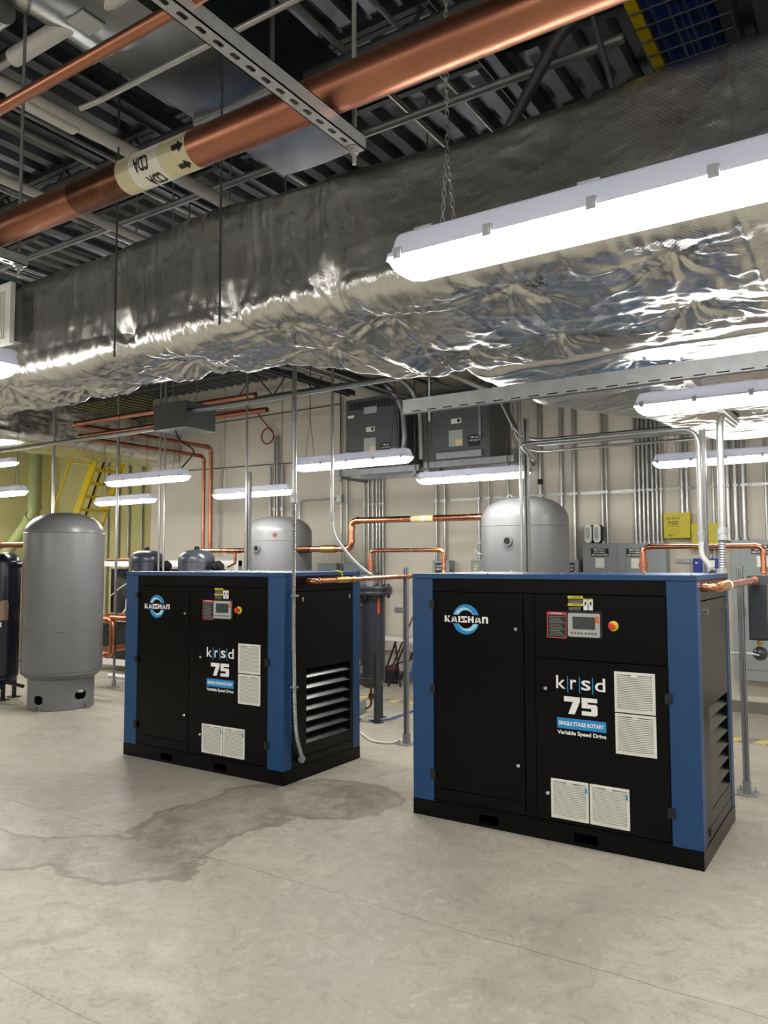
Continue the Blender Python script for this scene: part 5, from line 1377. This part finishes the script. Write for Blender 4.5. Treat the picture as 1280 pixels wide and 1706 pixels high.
# transformers on their rack
def transformer(label, x0, x1, z0, z1, lab):
    root = thing('transformer', label, 'transformer', (x0, 9.0, z0))
    w, h = x1 - x0, z1 - z0
    MB().box(0, w, 0, 0.64, 0, h).build('enclosure', 'xfmr', root, smooth=False, bevel=0.006)
    MB().box(0.025, w - 0.025, -0.008, 0, 0.12, h - 0.03).build('front_cover', 'xfmr', root, smooth=False, bevel=0.004)
    sl = MB()
    for k in range(34): sl.box(0.06 + k * (w - 0.12) / 34, 0.06 + (k + 0.55) * (w - 0.12) / 34, -0.010, -0.007, h - 0.16, h - 0.05)
    s = sl.build('louvre_slots', 'void', root, smooth=False); s['kind'] = 'stuff'
    MB().box(0.16, w - 0.1, -0.05, 0.02, 0.015, 0.10).build('bottom_grille', 'galv', root, smooth=False, bevel=0.004)
    for (a, b, c, d, mt, nm) in lab: MB().box(w * a, w * b, -0.011 - (0.002 if mt == 'tape' else 0), -0.008, h * c, h * d).build(nm, mt, root, smooth=False)
    text_mb('TB1A', w * 0.70, w * 0.83, h * 0.265, h * 0.29, -0.012, bold=0.02).build('lettering', 'print_white', root, smooth=False)
    text_mb('FED FROM', w * 0.69, w * 0.84, h * 0.225, h * 0.25, -0.012).build('lettering', 'print_white', root, smooth=False)
    MB().box(w * 0.50, w * 0.54, -0.0125, -0.011, h * 0.505, h * 0.55).build('hazard_mark', 'print_black', root, smooth=False)
    return root
LB = ((0.36, 0.58, 0.18, 0.40, 'hmi', 'notice'), (0.47, 0.58, 0.18, 0.27, 'tape', 'notice'), (0.40, 0.56, 0.49, 0.56, 'white', 'hazard_label'), (0.36, 0.60, 0.76, 0.86, 'hmi', 'notice'), (0.67, 0.86, 0.16, 0.31, 'print_navy', 'name_label'))
transformer('dark grey transformer on the wall rack, left one with curved conduit', -6.52, -5.61, 3.08, 4.05, LB + ((0.05, 0.17, 0.72, 0.76, 'white', 'small_label'),))
transformer('dark grey transformer on the wall rack, right one above a lamp', -5.16, -4.24, 3.06, 4.03, LB)
rk = thing('transformer_rack', 'steel channel rack holding the two transformers', 'rack', (-5.4, 9.0, 2.95))
for x0, x1, z in ((-1.25, 0.12, 0.0), (0.2, 1.5, 0.02)):
    for y in (-0.03, 0.55): MB().box(x0, x1, y, y + 0.05, z, z + 0.082).build('cross_channel', 'galvdull', rk, smooth=False)
for x in (-1.2, 0.05, 0.25, 1.4):
    MB().box(x, x + 0.041, -0.06, 0.68, -0.042, 0.0).build('arm', 'galvdull', rk, smooth=False)
    MB().cyl((x + 0.02, -0.05, -0.08), (x + 0.02, -0.05, 1.7), 0.007, 8).build('rod', 'darksteel', rk)
pipe('flexible_conduit', 'grey flexible conduit looping into the left transformer side', 'conduit', [(-6.3, 8.6, 4.35), (-5.75, 8.85, 4.2), (-5.52, 8.95, 3.9), (-5.5, 8.98, 3.4), (-5.58, 9.05, 3.22)], 0.04, 'galvdull', 0.25)
pipe('flexible_conduit', 'grey flexible conduit between the two transformers', 'conduit', [(-6.0, 8.3, 4.3), (-5.35, 8.8, 4.15), (-5.24, 8.95, 3.8), (-5.24, 8.98, 3.1)], 0.035, 'galvdull', 0.25)
pipe('flexible_conduit', 'thin flexible conduit down the right transformer front edge', 'conduit', [(-4.33, 8.9, 4.4), (-4.33, 8.9, 3.35), (-4.36, 8.98, 3.3)], 0.018, 'galvdull', 0.04)
for i, (y, z) in enumerate(((7.6, 4.25), (7.9, 4.2), (8.25, 4.22))):
    pipe('conduit', 'grey conduit running under the roof toward the transformers', 'conduit', [(-7.6, 5.8 + 0.2 * i, z), (-7.0 + 0.25 * i, 6.4, z), (-6.0 + 0.2 * i, 8.7, z - 0.02)], 0.04, 'galvdull', 0.3, group='grey conduits toward the transformers')

# ================================================================== BETWEEN THE COMPRESSORS
sd = thing('folding_stand', 'black folding stand with pale tray by the rear wall', 'stand', (-5.75, 9.25, 0))
for a, b in (((-0.28, -0.1, 0.0), (-0.08, 0, 0.62)), ((0.05, -0.1, 0.0), (-0.10, 0, 0.62)), ((-0.12, -0.15, 0.0), (0.08, 0.0, 0.62)), ((-0.12, 0.15, 0.05), (0.25, 0.05, 0.6))):
    MB().tube([a, b], 0.014, 8).build('leg', 'blackmat', sd)
MB().tube([(-0.2, -0.1, 0.25), (0.18, 0.0, 0.38)], 0.011, 8).build('brace', 'blackmat', sd)
MB().box(-0.28, 0.3, -0.12, 0.12, 0.62, 0.68).build('tray', 'wallplain', sd, smooth=False, bevel=0.006)
br = thing('broom', 'broom with dark bristles and brown handle against the wall', 'broom', (-5.98, 9.35, 0))
MB().box(-0.11, 0.11, -0.03, 0.03, 0.0, 0.2).build('bristles', 'blackmat', br, smooth=False, bevel=0.02)
MB().box(-0.12, 0.12, -0.02, 0.02, 0.2, 0.24).build('head', 'redcable', br, smooth=False)
MB().tube([(0.02, 0, 0.24), (0.34, 0.20, 1.12)], 0.012, 8).build('handle', 'copperdark', br)
pipe('pole', 'blue pole leaning against the wall between the compressors', 'pole', [(-5.66, 9.3, 0.02), (-5.45, 9.6, 1.4)], 0.014, 'hoseblue')
hz = thing('cable_ramp', 'yellow striped hose ramp across the floor behind the compressors', 'hose ramp', (-5.8, 8.15, 0))
MB().prism_x([(-0.05, 0), (-0.03, 0.03), (0.03, 0.03), (0.05, 0)], -1.4, 5.5).build('ramp', 'print_grey', hz, smooth=False)
_st = MB().add([(0, -0.052, 0.003), (0.11, -0.052, 0.003), (0.17, -0.03, 0.032), (0.06, -0.03, 0.032), (0.23, 0.03, 0.032), (0.12, 0.03, 0.032)], [(0, 1, 2, 3), (3, 2, 4, 5)]).mesh('stripe', 'stripe', smooth=False)
for k in range(28): place('stripe', _st, hz, loc=(-1.35 + 0.24 * k, 0, 0))
pipe('blue_hose', 'blue air hose lying on the floor by the filter vessel', 'hose', [(-4.75, 6.98, 0.02), (-4.6, 7.1, 0.02), (-4.62, 7.8, 0.02), (-4.2, 8.05, 0.02)], 0.010, 'hoseblue', 0.15)
pipe('white_tube', 'thin white tube looping on the floor by the channel post', 'tube', [(-4.75, 7.0, 0.09), (-4.9, 6.95, 0.02), (-4.66, 6.6, 0.012), (-4.2, 6.22, 0.012), (-4.0, 6.25, 0.012), (-3.99, 6.42, 0.012)], 0.009, 'wirewhite', 0.15)
o = MB().box(-0.25, 0.1, -0.1, 0.1, 0, 0.14).build('condensate_box', 'panel', smooth=False, bevel=0.01); o.location = (-5.2, 7.35, 0); tag(o, 'low grey box on the floor behind the left compressor', 'box')
